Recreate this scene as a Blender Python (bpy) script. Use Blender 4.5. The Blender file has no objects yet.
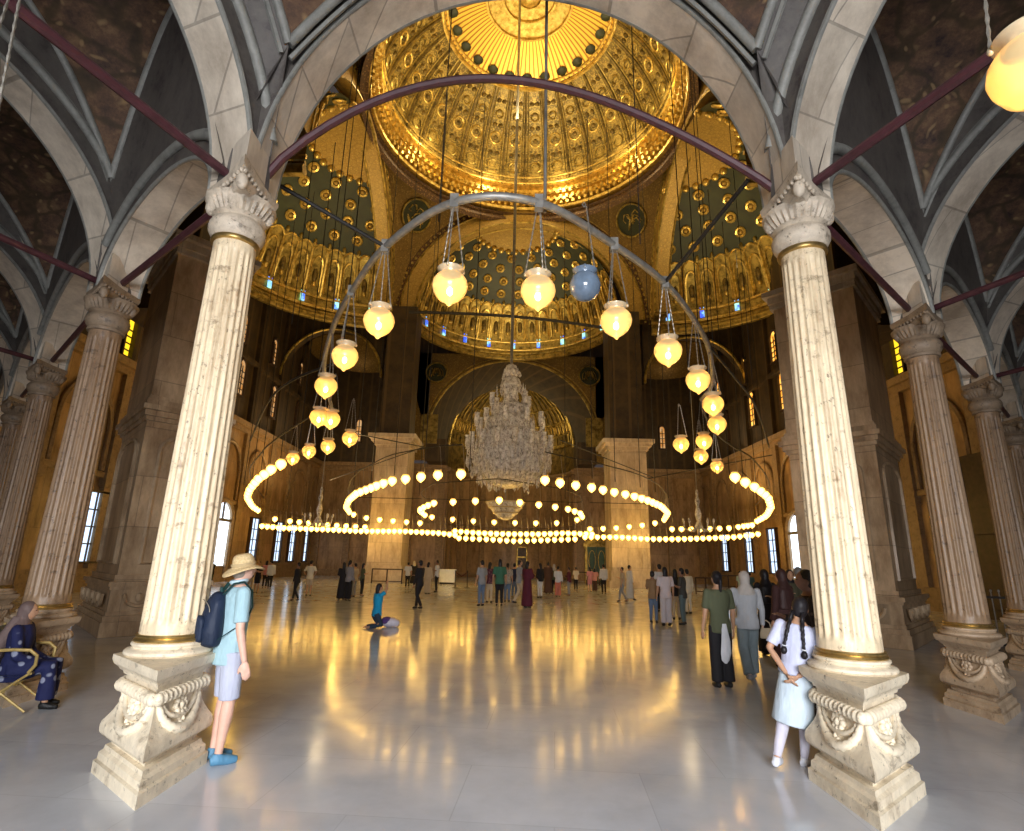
import bpy, math, random
from mathutils import Vector, Matrix
random.seed(7)
PI = math.pi
S = bpy.context.scene
COL = S.collection
V = Vector

# ------------------------------------------------------------------ materials
class NT:
    def __init__(s, name):
        s.m = bpy.data.materials.new(name); s.m.use_nodes = True
        s.t = s.m.node_tree; s.n = s.t.nodes; s.b = s.n['Principled BSDF']
    def new(s, kind, **kw):
        n = s.n.new(kind)
        for k, v in kw.items(): setattr(n, k, v)
        return n
    def put(s, sock, v):
        if isinstance(v, bpy.types.NodeSocket): s.t.links.new(v, sock)
        elif isinstance(v, tuple) and len(v) == 3 and sock.type == 'RGBA': sock.default_value = (*v, 1)
        else: sock.default_value = v
    def math(s, op, a, b=0.0, c=None):
        n = s.new('ShaderNodeMath', operation=op); s.put(n.inputs[0], a); s.put(n.inputs[1], b)
        if c is not None: s.put(n.inputs[2], c)
        return n.outputs[0]
    def mix(s, f, a, b, mode='MIX'):
        n = s.new('ShaderNodeMix', data_type='RGBA', blend_type=mode)
        s.put(n.inputs[0], f); s.put(n.inputs[6], a); s.put(n.inputs[7], b); return n.outputs[2]
    def coord(s, which='Object', scale=(1, 1, 1)):
        n = s.new('ShaderNodeTexCoord'); m = s.new('ShaderNodeMapping'); m.inputs['Scale'].default_value = scale
        s.t.links.new(n.outputs[which], m.inputs[0]); return m.outputs[0]
    def noise(s, vec, scale, detail=4, rough=.6):
        n = s.new('ShaderNodeTexNoise'); s.put(n.inputs['Vector'], vec)
        n.inputs['Scale'].default_value = scale; n.inputs['Detail'].default_value = detail; n.inputs['Roughness'].default_value = rough
        return n.outputs[0]
    def vor(s, vec, scale, feat='F1'):
        n = s.new('ShaderNodeTexVoronoi', feature=feat); s.put(n.inputs['Vector'], vec); n.inputs['Scale'].default_value = scale
        return n.outputs['Distance']
    def ramp(s, f, *st):
        n = s.new('ShaderNodeValToRGB'); e = n.color_ramp.elements
        while len(e) < len(st): e.new(.5)
        for k, (p, c) in enumerate(st):
            e[k].position = p; e[k].color = (*c, 1) if len(c) == 3 else c
        s.put(n.inputs[0], f); return n.outputs[0]
    def sep(s, vec):
        n = s.new('ShaderNodeSeparateXYZ'); s.put(n.inputs[0], vec); return n.outputs
    def bump(s, h, k=.3, d=.02):
        n = s.new('ShaderNodeBump'); n.inputs['Strength'].default_value = k; n.inputs['Distance'].default_value = d
        s.put(n.inputs['Height'], h); s.put(s.b.inputs['Normal'], n.outputs[0])
    def fin(s, col=None, rough=.5, metal=0., spec=.5, emit=None, es=0.):
        if col is not None: s.put(s.b.inputs['Base Color'], col)
        s.put(s.b.inputs['Roughness'], rough); s.put(s.b.inputs['Metallic'], metal)
        s.b.inputs['Specular IOR Level'].default_value = spec
        if emit is not None:
            s.put(s.b.inputs['Emission Color'], emit); s.put(s.b.inputs['Emission Strength'], es)
        return s.m

def W3(v): return (v, v, v)
def m_marble(name, base, dark, streak=(3, 3, .5), sc=2.2, spots=True, rough=.45, mid=.5, bump=.25):
    n = NT(name); c = n.coord('Object', streak)
    a = n.noise(c, sc, 8, .7); b = n.noise(n.coord('Object'), 9, 5, .7)
    col = n.ramp(a, (mid - .12, dark), (mid - .02, tuple(.55 * x + .45 * y for x, y in zip(base, dark))), (mid + .08, base))
    col = n.mix(n.ramp(b, (.35, W3(1.)), (.62, W3(0.))), col, tuple(x * .82 for x in base))
    if spots:
        sp = n.ramp(n.noise(n.coord('Object', (1, 1, .6)), 16, 6, .75), (.33, W3(1.)), (.40, W3(0.)))
        col = n.mix(sp, col, tuple(x * .35 for x in dark))
        bl = n.ramp(n.noise(n.coord('Object', (1, 1, 1.6)), 4.2, 9, .72), (.35, W3(.7)), (.43, W3(0.)))
        col = n.mix(bl, col, tuple(x * .6 for x in dark))
    n.bump(n.math('ADD', a, b), bump, .02)
    return n.fin(col, rough)
def m_blocks(name, base, dark, bw=1.2, bh=.6, vert=False, rough=.5, joint=.35):
    n = NT(name); c = n.coord('Object')
    x, y, z = n.sep(c)
    if vert: u = n.math('ADD', x, n.math('MULTIPLY', y, .83)); v = z
    else: u, v = x, y
    cb = n.new('ShaderNodeCombineXYZ'); n.put(cb.inputs[0], u); n.put(cb.inputs[1], v)
    br = n.new('ShaderNodeTexBrick'); n.put(br.inputs['Vector'], cb.outputs[0])
    br.inputs['Scale'].default_value = 1; br.inputs['Brick Width'].default_value = bw; br.inputs['Row Height'].default_value = bh
    br.inputs['Mortar Size'].default_value = .012; br.inputs['Mortar Smooth'].default_value = .3
    n.put(br.inputs['Color1'], W3(.85)); n.put(br.inputs['Color2'], W3(1.1)); n.put(br.inputs['Mortar'], W3(joint))
    a = n.noise(n.coord('Object', (1, 1, .35)), 1.6, 8, .72)
    col = n.ramp(a, (.34, dark), (.62, base))
    col = n.mix(1., col, br.outputs['Color'], 'MULTIPLY')
    n.bump(n.math('ADD', n.math('MULTIPLY', a, .5), br.outputs['Color']), .3, .02)
    return n.fin(col, rough)
def m_plain(name, col, rough=.5, metal=0., var=.25, sc=6, spec=.5):
    n = NT(name); a = n.noise(n.coord('Object'), sc, 4)
    c = n.ramp(a, (.3, tuple(x * (1 - var) for x in col)), (.7, tuple(min(1, x * (1 + var * .5)) for x in col)))
    return n.fin(c, rough, metal, spec)
def m_emit(name, col, k, samp=True, col2=None, sc=8):
    n = NT(name)
    e = col if col2 is None else n.ramp(n.noise(n.coord('Object'), sc, 2), (.4, col), (.6, col2))
    m = n.fin((.02, .02, .02), .4, 0, .3, e, k)
    if not samp: m.cycles.emission_sampling = 'NONE'
    return m

M = {}
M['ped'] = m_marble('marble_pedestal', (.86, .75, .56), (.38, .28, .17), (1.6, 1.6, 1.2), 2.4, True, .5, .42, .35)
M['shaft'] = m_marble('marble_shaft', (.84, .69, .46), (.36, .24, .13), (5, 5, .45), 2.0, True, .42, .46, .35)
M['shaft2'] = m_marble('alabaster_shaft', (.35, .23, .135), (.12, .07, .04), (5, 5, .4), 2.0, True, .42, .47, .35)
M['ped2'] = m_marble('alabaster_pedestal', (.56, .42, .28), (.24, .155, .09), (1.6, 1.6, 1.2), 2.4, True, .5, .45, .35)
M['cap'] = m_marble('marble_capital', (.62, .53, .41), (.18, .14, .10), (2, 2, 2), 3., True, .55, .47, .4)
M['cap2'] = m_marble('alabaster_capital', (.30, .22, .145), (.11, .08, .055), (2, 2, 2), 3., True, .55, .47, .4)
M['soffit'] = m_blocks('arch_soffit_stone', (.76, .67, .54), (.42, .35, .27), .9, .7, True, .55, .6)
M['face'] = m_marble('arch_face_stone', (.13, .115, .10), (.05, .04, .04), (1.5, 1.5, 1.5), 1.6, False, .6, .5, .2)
M['mould'] = m_marble('grey_moulding', (.30, .30, .27), (.13, .13, .12), (2, 2, 2), 2, False, .5, .45, .2)
M['tie'] = m_plain('red_painted_iron', (.075, .022, .028), .5, 0, .35, 9)
M['brass'] = m_plain('old_brass', (.55, .38, .14), .35, .9, .4, 12)
M['iron'] = m_plain('grey_iron', (.34, .33, .30), .45, .5, .3, 9)
M['black'] = m_plain('black_iron', (.03, .028, .025), .5, .3, .3, 9)
M['chain'] = m_plain('steel_chain', (.45, .42, .36), .4, .7, .3, 30)
M['pier'] = m_blocks('alabaster_pier', (.66, .49, .31), (.28, .18, .10), 1.5, 1.15, True, .4, .6)
M['wallm'] = m_blocks('alabaster_wall', (.47, .31, .16), (.20, .12, .055), 1.15, 2.6, True, .38, .55)
M['trimm'] = m_marble('wall_trim_stone', (.34, .23, .12), (.15, .09, .045), (2, 2, 2), 2, False, .5)
M['farp'] = m_blocks('pale_pier_marble', (.66, .57, .45), (.36, .28, .2), 1.4, 1.4, True, .45, .6)

def m_upper():
    n = NT('brown_painted_plaster'); c = n.coord('Object')
    x, y, z = n.sep(c); u = n.math('ADD', x, y)
    st = n.math('SINE', n.math('MULTIPLY', u, 5.2))
    a = n.noise(c, 1.3, 7, .7)
    col = n.ramp(a, (.3, (.018, .011, .005)), (.7, (.065, .040, .014)))
    col = n.mix(n.math('MULTIPLY', n.math('GREATER_THAN', st, .86), .6), col, (.10, .062, .022))
    return n.fin(col, .6)
M['upper'] = m_upper()
M['darkw'] = m_plain('dark_wood', (.05, .028, .018), .5, 0, .5, 5)

def m_floor():
    n = NT('polished_marble_floor'); c = n.coord('Object')
    br = n.new('ShaderNodeTexBrick'); r = n.new('ShaderNodeMapping'); r.inputs['Rotation'].default_value = (0, 0, .08)
    n.put(r.inputs[0], c); n.put(br.inputs['Vector'], r.outputs[0])
    br.offset = 0.5; br.inputs['Scale'].default_value = 1; br.inputs['Brick Width'].default_value = 1.45; br.inputs['Row Height'].default_value = 1.1
    br.inputs['Mortar Size'].default_value = .006; br.inputs['Mortar Smooth'].default_value = .6
    n.put(br.inputs['Color1'], W3(.96)); n.put(br.inputs['Color2'], W3(1.04)); n.put(br.inputs['Mortar'], W3(.86))
    a = n.noise(c, .7, 8, .65)
    col = n.ramp(a, (.3, (.44, .46, .50)), (.55, (.55, .58, .63)), (.75, (.62, .64, .68)))
    col = n.mix(1., col, br.outputs['Color'], 'MULTIPLY')
    b = n.noise(c, 2.5, 5)
    n.bump(n.noise(n.coord('Object'), .9, 2), .012, .05)
    return n.fin(col, n.ramp(b, (.35, W3(.11)), (.7, W3(.20))), 0, .5)
M['floor'] = m_floor()

def m_vault():
    n = NT('painted_vault_plaster'); c = n.coord('Object')
    w = n.new('ShaderNodeVectorMath', operation='ADD'); n.put(w.inputs[0], c)
    ns = n.new('ShaderNodeTexNoise'); n.put(ns.inputs['Vector'], c); ns.inputs['Scale'].default_value = 1.5
    sc = n.new('ShaderNodeVectorMath', operation='SCALE'); n.put(sc.inputs[0], ns.outputs['Color']); sc.inputs['Scale'].default_value = .8
    n.put(w.inputs[1], sc.outputs[0])
    v = n.vor(w.outputs[0], 1.6, 'DISTANCE_TO_EDGE')
    a = n.noise(c, 3.5, 8, .75)
    base = n.ramp(a, (.32, (.030, .017, .016)), (.52, (.13, .070, .038)), (.68, (.24, .14, .068)))
    col = n.mix(n.ramp(v, (.03, W3(.7)), (.10, W3(0.))), base, (.045, .03, .012))
    f = n.vor(w.outputs[0], 4.5)
    col = n.mix(n.ramp(f, (.12, W3(.7)), (.25, W3(0.))), col, (.34, .22, .10))
    n.bump(a, .3, .03)
    return n.fin(col, .75)
M['vault'] = m_vault()

def m_gold(name, lo, hi, sc=6, rough=.35, metal=.75):
    n = NT(name); a = n.noise(n.coord('Object'), sc, 5, .7)
    col = n.ramp(a, (.36, lo), (.60, hi)); n.bump(a, .4, .05)
    return n.fin(col, rough, metal)
M['gold'] = m_gold('gilded_moulding', (.42, .27, .05), (.88, .66, .20), 3)
M['gold2'] = m_gold('dull_gilding', (.14, .10, .025), (.52, .38, .10), 2.2, .42)
M['goldd'] = m_gold('dark_gilding', (.05, .035, .010), (.24, .165, .045), 2.2, .5, .5)
def m_dome():
    n = NT('painted_dome_panels'); c = n.coord('UV'); u, v, _ = n.sep(c)
    cb = n.new('ShaderNodeCombineXYZ'); n.put(cb.inputs[0], n.math('MULTIPLY', n.math('PINGPONG', n.math('MULTIPLY', u, 32), .5), 4)); n.put(cb.inputs[1], n.math('MULTIPLY', v, 26))
    vo = n.vor(cb.outputs[0], 1.1); ve = n.vor(cb.outputs[0], 1.6, 'DISTANCE_TO_EDGE')
    col = n.ramp(vo, (.18, (.44, .31, .08)), (.38, (.07, .06, .018)), (.60, (.46, .33, .08)))
    col = n.mix(n.ramp(ve, (.03, W3(.75)), (.09, W3(0.))), col, (.10, .05, .012))
    col = n.mix(n.ramp(n.noise(n.coord('Object'), 1.1, 5), (.45, W3(0.)), (.62, W3(.4))), col, (.46, .33, .09))
    return n.fin(col, .45, .35)
M['dome'] = m_dome()
def m_burst():
    n = NT('sunburst_gilding'); u, v, _ = n.sep(n.coord('UV'))
    r = n.math('PINGPONG', n.math('MULTIPLY', u, 90), .5)
    col = n.ramp(r, (.10, (.35, .15, .02)), (.25, (.95, .62, .10)))
    return n.fin(col, .4, .5)
M['burst'] = m_burst()
M['green'] = m_plain('green_painted_plaster', (.022, .030, .010), .55, 0, .5, 1.2)
def m_orn(name, a_, b_, sc=2.0):
    n = NT(name); c = n.coord('Object'); v = n.vor(c, sc, 'DISTANCE_TO_EDGE'); f = n.vor(c, sc * 2.3)
    col = n.ramp(f, (.15, a_), (.42, b_)); col = n.mix(n.ramp(v, (.03, W3(.45)), (.10, W3(0.))), col, tuple(x * .5 for x in b_))
    return n.fin(col, .5, .3)
M['pend'] = m_orn('painted_pendentive', (.34, .23, .06), (.19, .12, .03), 3.0)
M['archband'] = m_orn('painted_arch_band', (.50, .34, .08), (.36, .23, .05), 3.2)
M['brownband'] = m_orn('brown_fretwork_band', (.30, .18, .06), (.09, .045, .018), 2.6)
M['blue'] = m_emit('daylight_pane', (.62, .78, 1.), 1.7, False)
M['blues'] = m_emit('door_daylight', (.78, .88, 1.), 3.2, True)
M['orange'] = m_emit('orange_stained_glass', (1., .33, .03), 1.8, False, (1., .55, .10), 3)
M['orange2'] = m_emit('dim_orange_stained_glass', (.75, .30, .06), .75, False, (.9, .55, .25), 3)
M['yellow'] = m_emit('yellow_stained_glass', (1., .62, .02), 1.6, False)
M['stain'] = m_emit('blue_green_stained_glass', (.05, .12, 1.), 1.5, False, (.45, 1., .75), 1.6)
def m_globe(name, c1, c2, k):
    n = NT(name); x, y, z = n.sep(n.coord('Object'))
    # the flame sits low inside the frosted glass: brighter round it, seen from anywhere
    d = n.new('ShaderNodeVectorMath', operation='DISTANCE'); n.put(d.inputs[0], n.coord('Object')); d.inputs[1].default_value = (0, 0, -.06)
    lw = n.new('ShaderNodeLayerWeight'); lw.inputs[0].default_value = .35
    e = n.ramp(lw.outputs['Facing'], (.0, c2), (.25, c1), (.9, tuple(x * .8 for x in c1)))
    st = n.ramp(lw.outputs['Facing'], (.0, W3(1.)), (.12, W3(.45)), (.95, W3(.22)))
    m = n.fin((.75, .6, .35), .12, 0, .6, e, n.math('MULTIPLY', st, k)); return m
def m_glass():
    n = NT('amber_lamp_glass'); tr = n.new('ShaderNodeBsdfTransparent'); tr.inputs[0].default_value = (1., .86, .60, 1)
    mx = n.new('ShaderNodeMixShader'); lw = n.new('ShaderNodeLayerWeight'); lw.inputs[0].default_value = .3
    n.put(mx.inputs[0], n.ramp(lw.outputs['Facing'], (0., W3(.55)), (.8, W3(.95))))
    a = n.noise(n.coord('Object'), 14, 4)
    m = n.fin((.80, .62, .34), .15, 0, .7, n.ramp(a, (.3, (1., .50, .09)), (.7, (1., .60, .17))), .36)
    out = n.n['Material Output']; n.t.links.new(tr.outputs[0], mx.inputs[1]); n.t.links.new(n.b.outputs[0], mx.inputs[2]); n.t.links.new(mx.outputs[0], out.inputs[0]); return m
M['globe'] = m_glass(); M['bulb'] = m_emit('glowing_bulb', (1., .64, .20), 190.)
M['globe2'] = m_globe('small_lamp_glow', (1., .53, .09), (1., .62, .14), 18.)
M['globeoff'] = m_plain('blue_grey_glass', (.16, .22, .30), .12, 0, .3, 6, .8)
M['rim'] = m_plain('lamp_glass_collar', (.62, .52, .34), .2, .1, .2, 10, .7)
def m_crystal():
    n = NT('crystal_drops'); a = n.noise(n.coord('Object'), 5, 5, .8)
    col = n.ramp(a, (.38, (.28, .26, .25)), (.5, (.72, .70, .68)), (.62, (.98, .97, .96)))
    n.bump(a, .8, .1)
    return n.fin(col, .12, .1, .9)
M['crystal'] = m_crystal()
M['candle'] = m_emit('candle_glow', (1., .66, .35), 6., False)

# ------------------------------------------------------------------ mesh tools
class MB:
    def __init__(s): s.v = []; s.f = []; s.mi = []; s.uv = []; s.mats = []; s.cur = 0
    def use(s, m):
        if m not in s.mats: s.mats.append(m)
        s.cur = s.mats.index(m); return s
    def face(s, ids, uv=None): s.f.append(tuple(ids)); s.mi.append(s.cur); s.uv.append(uv)
    def add(s, vs, fs):
        o = len(s.v); s.v += [tuple(p) for p in vs]
        for f in fs: s.face([o + i for i in f])
    def box(s, x0, x1, y0, y1, z0, z1, rot=None, org=(0, 0)):
        vs = [(x, y, z) for z in (z0, z1) for x, y in ((x0, y0), (x1, y0), (x1, y1), (x0, y1))]
        if rot is not None:
            c, sn = math.cos(rot), math.sin(rot); vs = [(org[0] + x * c - y * sn, org[1] + x * sn + y * c, z) for x, y, z in vs]
        s.add(vs, [(3, 2, 1, 0), (4, 5, 6, 7), (0, 1, 5, 4), (1, 2, 6, 5), (2, 3, 7, 6), (3, 0, 4, 7)]); return s
    def grid(s, fn, nu, nv, flip=False, wrap=False):
        o = len(s.v)
        for j in range(nv + 1):
            for i in range(nu + (0 if wrap else 1)): s.v.append(tuple(fn(i / nu, j / nv)))
        w = nu if wrap else nu + 1
        for j in range(nv):
            for i in range(nu):
                a, b = o + j * w + i, o + j * w + (i + 1) % w; c, d = b + w, a + w
                uv = [(i / nu, j / nv), ((i + 1) / nu, j / nv), ((i + 1) / nu, (j + 1) / nv), (i / nu, (j + 1) / nv)]
                if flip: s.face((a, d, c, b), [uv[0], uv[3], uv[2], uv[1]])
                else: s.face((a, b, c, d), uv)
        return s
    def lathe(s, prof, c=(0, 0, 0), n=24, mod=None, cap=True):
        def fn(u, v):
            k = min(int(round(v * (len(prof) - 1))), len(prof) - 1); r, z = prof[k]; a = 2 * PI * u
            if mod: r = mod(r, z, a)
            return (c[0] + r * math.cos(a), c[1] + r * math.sin(a), c[2] + z)
        o = len(s.v); s.grid(fn, n, len(prof) - 1, wrap=True)
        if cap:
            if prof[0][0] > 1e-4: s.face([o + i for i in range(n)][::-1])
            if prof[-1][0] > 1e-4: s.face([o + (len(prof) - 1) * n + i for i in range(n)])
        return s
    def tube(s, pts, r, n=8, close=False, ry=None, cap=True):
        pts = [V(p) for p in pts]; N = len(pts); rr = r if isinstance(r, (list, tuple)) else [r] * N
        up = V((0, 0, 1)); o = len(s.v); prevn = None
        for i, p in enumerate(pts):
            a = pts[(i + 1) % N] if (close or i < N - 1) else p; b = pts[i - 1] if (close or i > 0) else p
            t = (a - b); t = t.normalized() if t.length > 1e-9 else V((0, 0, 1))
            if prevn is None:
                nn = t.cross(up if abs(t.z) < .95 else V((0, 1, 0))).normalized()
            else:
                nn = prevn - t * prevn.dot(t); nn = nn.normalized() if nn.length > 1e-6 else prevn
            prevn = nn; bb = nn.cross(t)
            for k in range(n):
                an = 2 * PI * k / n
                s.v.append(tuple(p + nn * math.cos(an) * rr[i] + bb * math.sin(an) * (rr[i] if ry is None else rr[i] * ry)))
        for i in range(N if close else N - 1):
            j = (i + 1) % N
            for k in range(n):
                k2 = (k + 1) % n; s.face((o + i * n + k, o + i * n + k2, o + j * n + k2, o + j * n + k))
        if cap and not close:
            s.face([o + k for k in range(n)]); s.face([o + (N - 1) * n + k for k in range(n)][::-1])
        return s
    def ell(s, c, rx, ry=None, rz=None, n=14, m=9, rot=None):
        ry = rx if ry is None else ry; rz = rx if rz is None else rz; c = V(c)
        def fn(u, v):
            a, b = 2 * PI * u, PI * (v - .5); b = max(-PI / 2 + .02, min(PI / 2 - .02, b))
            p = V((rx * math.cos(b) * math.cos(a), ry * math.cos(b) * math.sin(a), rz * math.sin(b)))
            if rot: p = rot @ p
            return c + p
        o = len(s.v); s.grid(fn, n, m, wrap=True); s.face([o + i for i in range(n)][::-1]); s.face([o + m * n + i for i in range(n)]); return s
    def stack(s, rings, n=16):   # rings: x,y,z,rx,ry
        o = len(s.v)
        for x, y, z, rx, ry in rings:
            for k in range(n):
                a = 2 * PI * k / n; s.v.append((x + rx * math.cos(a), y + ry * math.sin(a), z))
        for j in range(len(rings) - 1):
            for k in range(n):
                k2 = (k + 1) % n; s.face((o + j * n + k, o + j * n + k2, o + (j + 1) * n + k2, o + (j + 1) * n + k))
        s.face([o + k for k in range(n)][::-1]); s.face([o + (len(rings) - 1) * n + k for k in range(n)]); return s
    def mesh(s, name, smooth=35):
        me = bpy.data.meshes.new(name); me.from_pydata(s.v, [], s.f)
        for m in s.mats: me.materials.append(m)
        if len(s.mats) > 1: me.polygons.foreach_set('material_index', s.mi)
        if any(u is not None for u in s.uv):
            l = me.uv_layers.new(name='UVMap'); flat = []
            for f, u in zip(s.f, s.uv):
                for k in range(len(f)): flat += list(u[k]) if u else [0., 0.]
            l.data.foreach_set('uv', flat)
        me.validate()
        if smooth:
            me.shade_smooth()
            if smooth < 180: me.set_sharp_from_angle(angle=math.radians(smooth))
        return me
    def build(s, name, parent=None, loc=None, smooth=35, rotz=0):
        o = bpy.data.objects.new(name, s.mesh(name, smooth)); COL.objects.link(o)
        if loc: o.location = loc
        o.rotation_euler.z = rotz
        if parent: o.parent = parent
        return o
def mb(m): return MB().use(m)
def thing(name, label, cat, loc=(0, 0, 0), rotz=0, group=None):
    o = bpy.data.objects.new(name, None); COL.objects.link(o); o.location = loc; o.rotation_euler.z = rotz; o.empty_display_size = .1
    return tag(o, label, cat, group)
def tag(o, label, cat, group=None):
    o['label'] = label; o['category'] = cat
    if group: o['group'] = group
    return o
def struct(o): o['kind'] = 'structure'; return o
def dup(root, loc, label=None, rotz=None, group=None):
    r = root.copy(); COL.objects.link(r); r.location = loc
    if rotz is not None: r.rotation_euler.z = rotz
    if label: r['label'] = label
    if group: r['group'] = group
    for ch in list(root.children):
        c = ch.copy(); COL.objects.link(c); c.parent = r
        for g in list(ch.children):
            d = g.copy(); COL.objects.link(d); d.parent = c
    return r

# ------------------------------------------------------------------ camera
CH = 1.75; PITCH = math.radians(14.5); ROLL = math.radians(1.3)
cam = bpy.data.cameras.new('camera'); camo = bpy.data.objects.new('camera', cam); COL.objects.link(camo)
cam.sensor_fit = 'HORIZONTAL'; cam.sensor_width = 36; cam.lens = 36 * 560 / 1024; cam.clip_end = 300; cam.clip_start = .05
camo.matrix_world = Matrix.Translation((0, 0, CH)) @ Matrix.Rotation(PI / 2 + PITCH, 4, 'X') @ Matrix.Rotation(ROLL, 4, 'Z')
S.camera = camo
# sight lines used as a surveyor's sheet: a bearing measured on the photograph -> a point of the place
def ray(px, py):
    x = (px - 512) / 560.; y = -(py - 415.5) / 560.; c, s = math.cos(ROLL), -math.sin(ROLL)
    x, y = c * x + s * y, -s * x + c * y
    return V((x, math.cos(PITCH) - y * math.sin(PITCH), math.sin(PITCH) + y * math.cos(PITCH)))
def at_z(px, py, z):
    d = ray(px, py); t = (z - CH) / d.z; return V((d.x * t, d.y * t, z))
def at_y(px, py, Y):
    d = ray(px, py); t = Y / d.y; return V((d.x * t, Y, CH + d.z * t))

# ================================================================== SETTING
HX, FY, BY = 18.8, 54.5, -8.0
struct(mb(M['floor']).box(-HX - .3, HX + .3, BY, FY + 6, -.2, 0).build('floor', smooth=0))
ZC = 10.6
def side_wall(sx, name):
    x0, x1 = (sx * HX, sx * (HX + .5))
    b = mb(M['wallm']).box(min(x0, x1), max(x0, x1), BY, FY, 0, ZC)
    b.use(M['upper']).box(min(x0, x1), max(x0, x1), BY, FY, ZC, 24)
    w = struct(b.build(name, smooth=0))
    t = mb(M['trimm'])
    def bx(d, y0, y1, z0, z1): a, c = sx * HX, sx * (HX - d); t.box(min(a, c), max(a, c), y0, y1, z0, z1)
    bx(.45, BY, FY, ZC - .25, ZC + .1); bx(.25, BY, FY, ZC - .6, ZC - .25); bx(.12, BY, FY, 5.0, 5.25); bx(.2, BY, FY, 0, .5); bx(.1, BY, FY, .5, 1.0)
    for k in range(14):
        y = -4 + k * 4.3
        bx(.22, y - .35, y + .35, 1.0, ZC - .6); bx(.3, y - .45, y + .45, 4.6, 5.0)
        pts = [(sx * (HX - .1), y + 2.15 - 1.55 * math.cos(PI * i / 16), 7.2 + 1.9 * math.sin(PI * i / 16)) for i in range(17)]
        t.tube([(sx * (HX - .1), y + .6, 5.3)] + pts + [(sx * (HX - .1), y + 3.7, 5.3)], .12, 6)
    t.build('trim', w, smooth=30)
    u = mb(M['upper'])
    for k in range(14):
        y = -4 + k * 4.3; a, c = sx * HX, sx * (HX - .3); u.box(min(a, c), max(a, c), y - .4, y + .4, ZC + .1, 20)
    a, c = sx * HX, sx * (HX - .35); u.box(min(a, c), max(a, c), BY, FY, 14.9, 15.2)
    u.build('pilaster_strips', w, smooth=0)
    return w
wall_left = side_wall(-1, 'wall_left'); wall_right = side_wall(1, 'wall_right')

# far wall with the apse opening
AR, AZ = 6.2, 13.3
def far_wall():
    b = mb(M['wallm'])
    b.box(-HX, -AR, FY, FY + .5, 0, ZC); b.box(AR, HX, FY, FY + .5, 0, ZC)
    b.use(M['upper']).box(-HX, -10.5, FY, FY + .5, ZC, 24).box(10.5, HX, FY, FY + .5, ZC, 24)
    w = struct(b.build('wall_far', smooth=0))
    t = mb(M['trimm'])
    for s in (-1, 1):
        x0, x1 = sorted((s * AR, s * HX))
        t.box(x0, x1, FY - .45, FY, ZC - .25, ZC + .1); t.box(x0, x1, FY - .2, FY, ZC - .7, ZC - .25); t.box(x0, x1, FY - .12, FY, 5, 5.25); t.box(x0, x1, FY - .2, FY, 0, .6)
        for k in range(5):
            x = s * (6.7 + k * 2.9); t.box(x - .3, x + .3, FY - .22, FY, .6, ZC - .7)
    t.build('trim', w, smooth=0)
    # apse: curved wall and gilded half dome
    c = (0, FY)
    a = mb(M['wallm']).grid(lambda u, v: (c[0] + AR * math.cos(PI * u), c[1] + AR * math.sin(PI * u), v * ZC), 28, 1)
    a.use(M['goldd']).grid(lambda u, v: (c[0] + AR * math.cos(PI * u), c[1] + AR * math.sin(PI * u), ZC + v * (AZ - ZC)), 28, 1)
    ap = struct(a.build('wall_apse', smooth=60))
    t = mb(M['trimm'])
    for z, r in ((ZC - .3, .25), (5.1, .12), (.3, .2)): t.tube([(c[0] + (AR - .1) * math.cos(PI * i / 28), c[1] + (AR - .1) * math.sin(PI * i / 28), z) for i in range(29)], r, 6)
    for k in range(13):
        an = PI * (k + .5) / 13; t.box(-.1, .12, -.28, .28, .4, ZC - .5, rot=an + PI, org=(c[0] + AR * math.cos(an), c[1] + AR * math.sin(an)))
    t.build('trim', ap, smooth=30)
    h = mb(M['goldd']).grid(lambda u, v: (c[0] + AR * math.cos(PI * u) * math.cos(v * PI / 2), c[1] + AR * math.sin(PI * u) * math.cos(v * PI / 2), AZ + AR * math.sin(v * PI / 2)), 32, 12)
    hd = struct(h.build('ceiling_apse', smooth=60))
    r = mb(M['gold2'])
    def P(a_, e, q=AR - .08): return (c[0] + q * math.cos(a_) * math.cos(e), c[1] + q * math.sin(a_) * math.cos(e), AZ + q * math.sin(e))
    for k in range(25):
        r.tube([P(PI * k / 24, e * PI / 2 / 8 * .93) for e in range(9)], .07, 5)
    for e in (.02, .2, .42, .7, 1.15): r.tube([P(PI * i / 32, e) for i in range(33)], .10 if e > .1 else .22, 6)
    r.use(M['gold'])
    for k in range(24):
        r.tube([P(PI * (k + .5 + .28 * math.sin(q)) / 24, .31 + .09 * math.cos(q)) for q in [i * PI / 4 for i in range(8)]], .06, 4, True)
    r.ell((0, FY + .8, AZ + AR - .35), 1.7, 1.2, .25)
    r.build('gilded_ribs', hd, smooth=60)
far_wall()

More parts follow.
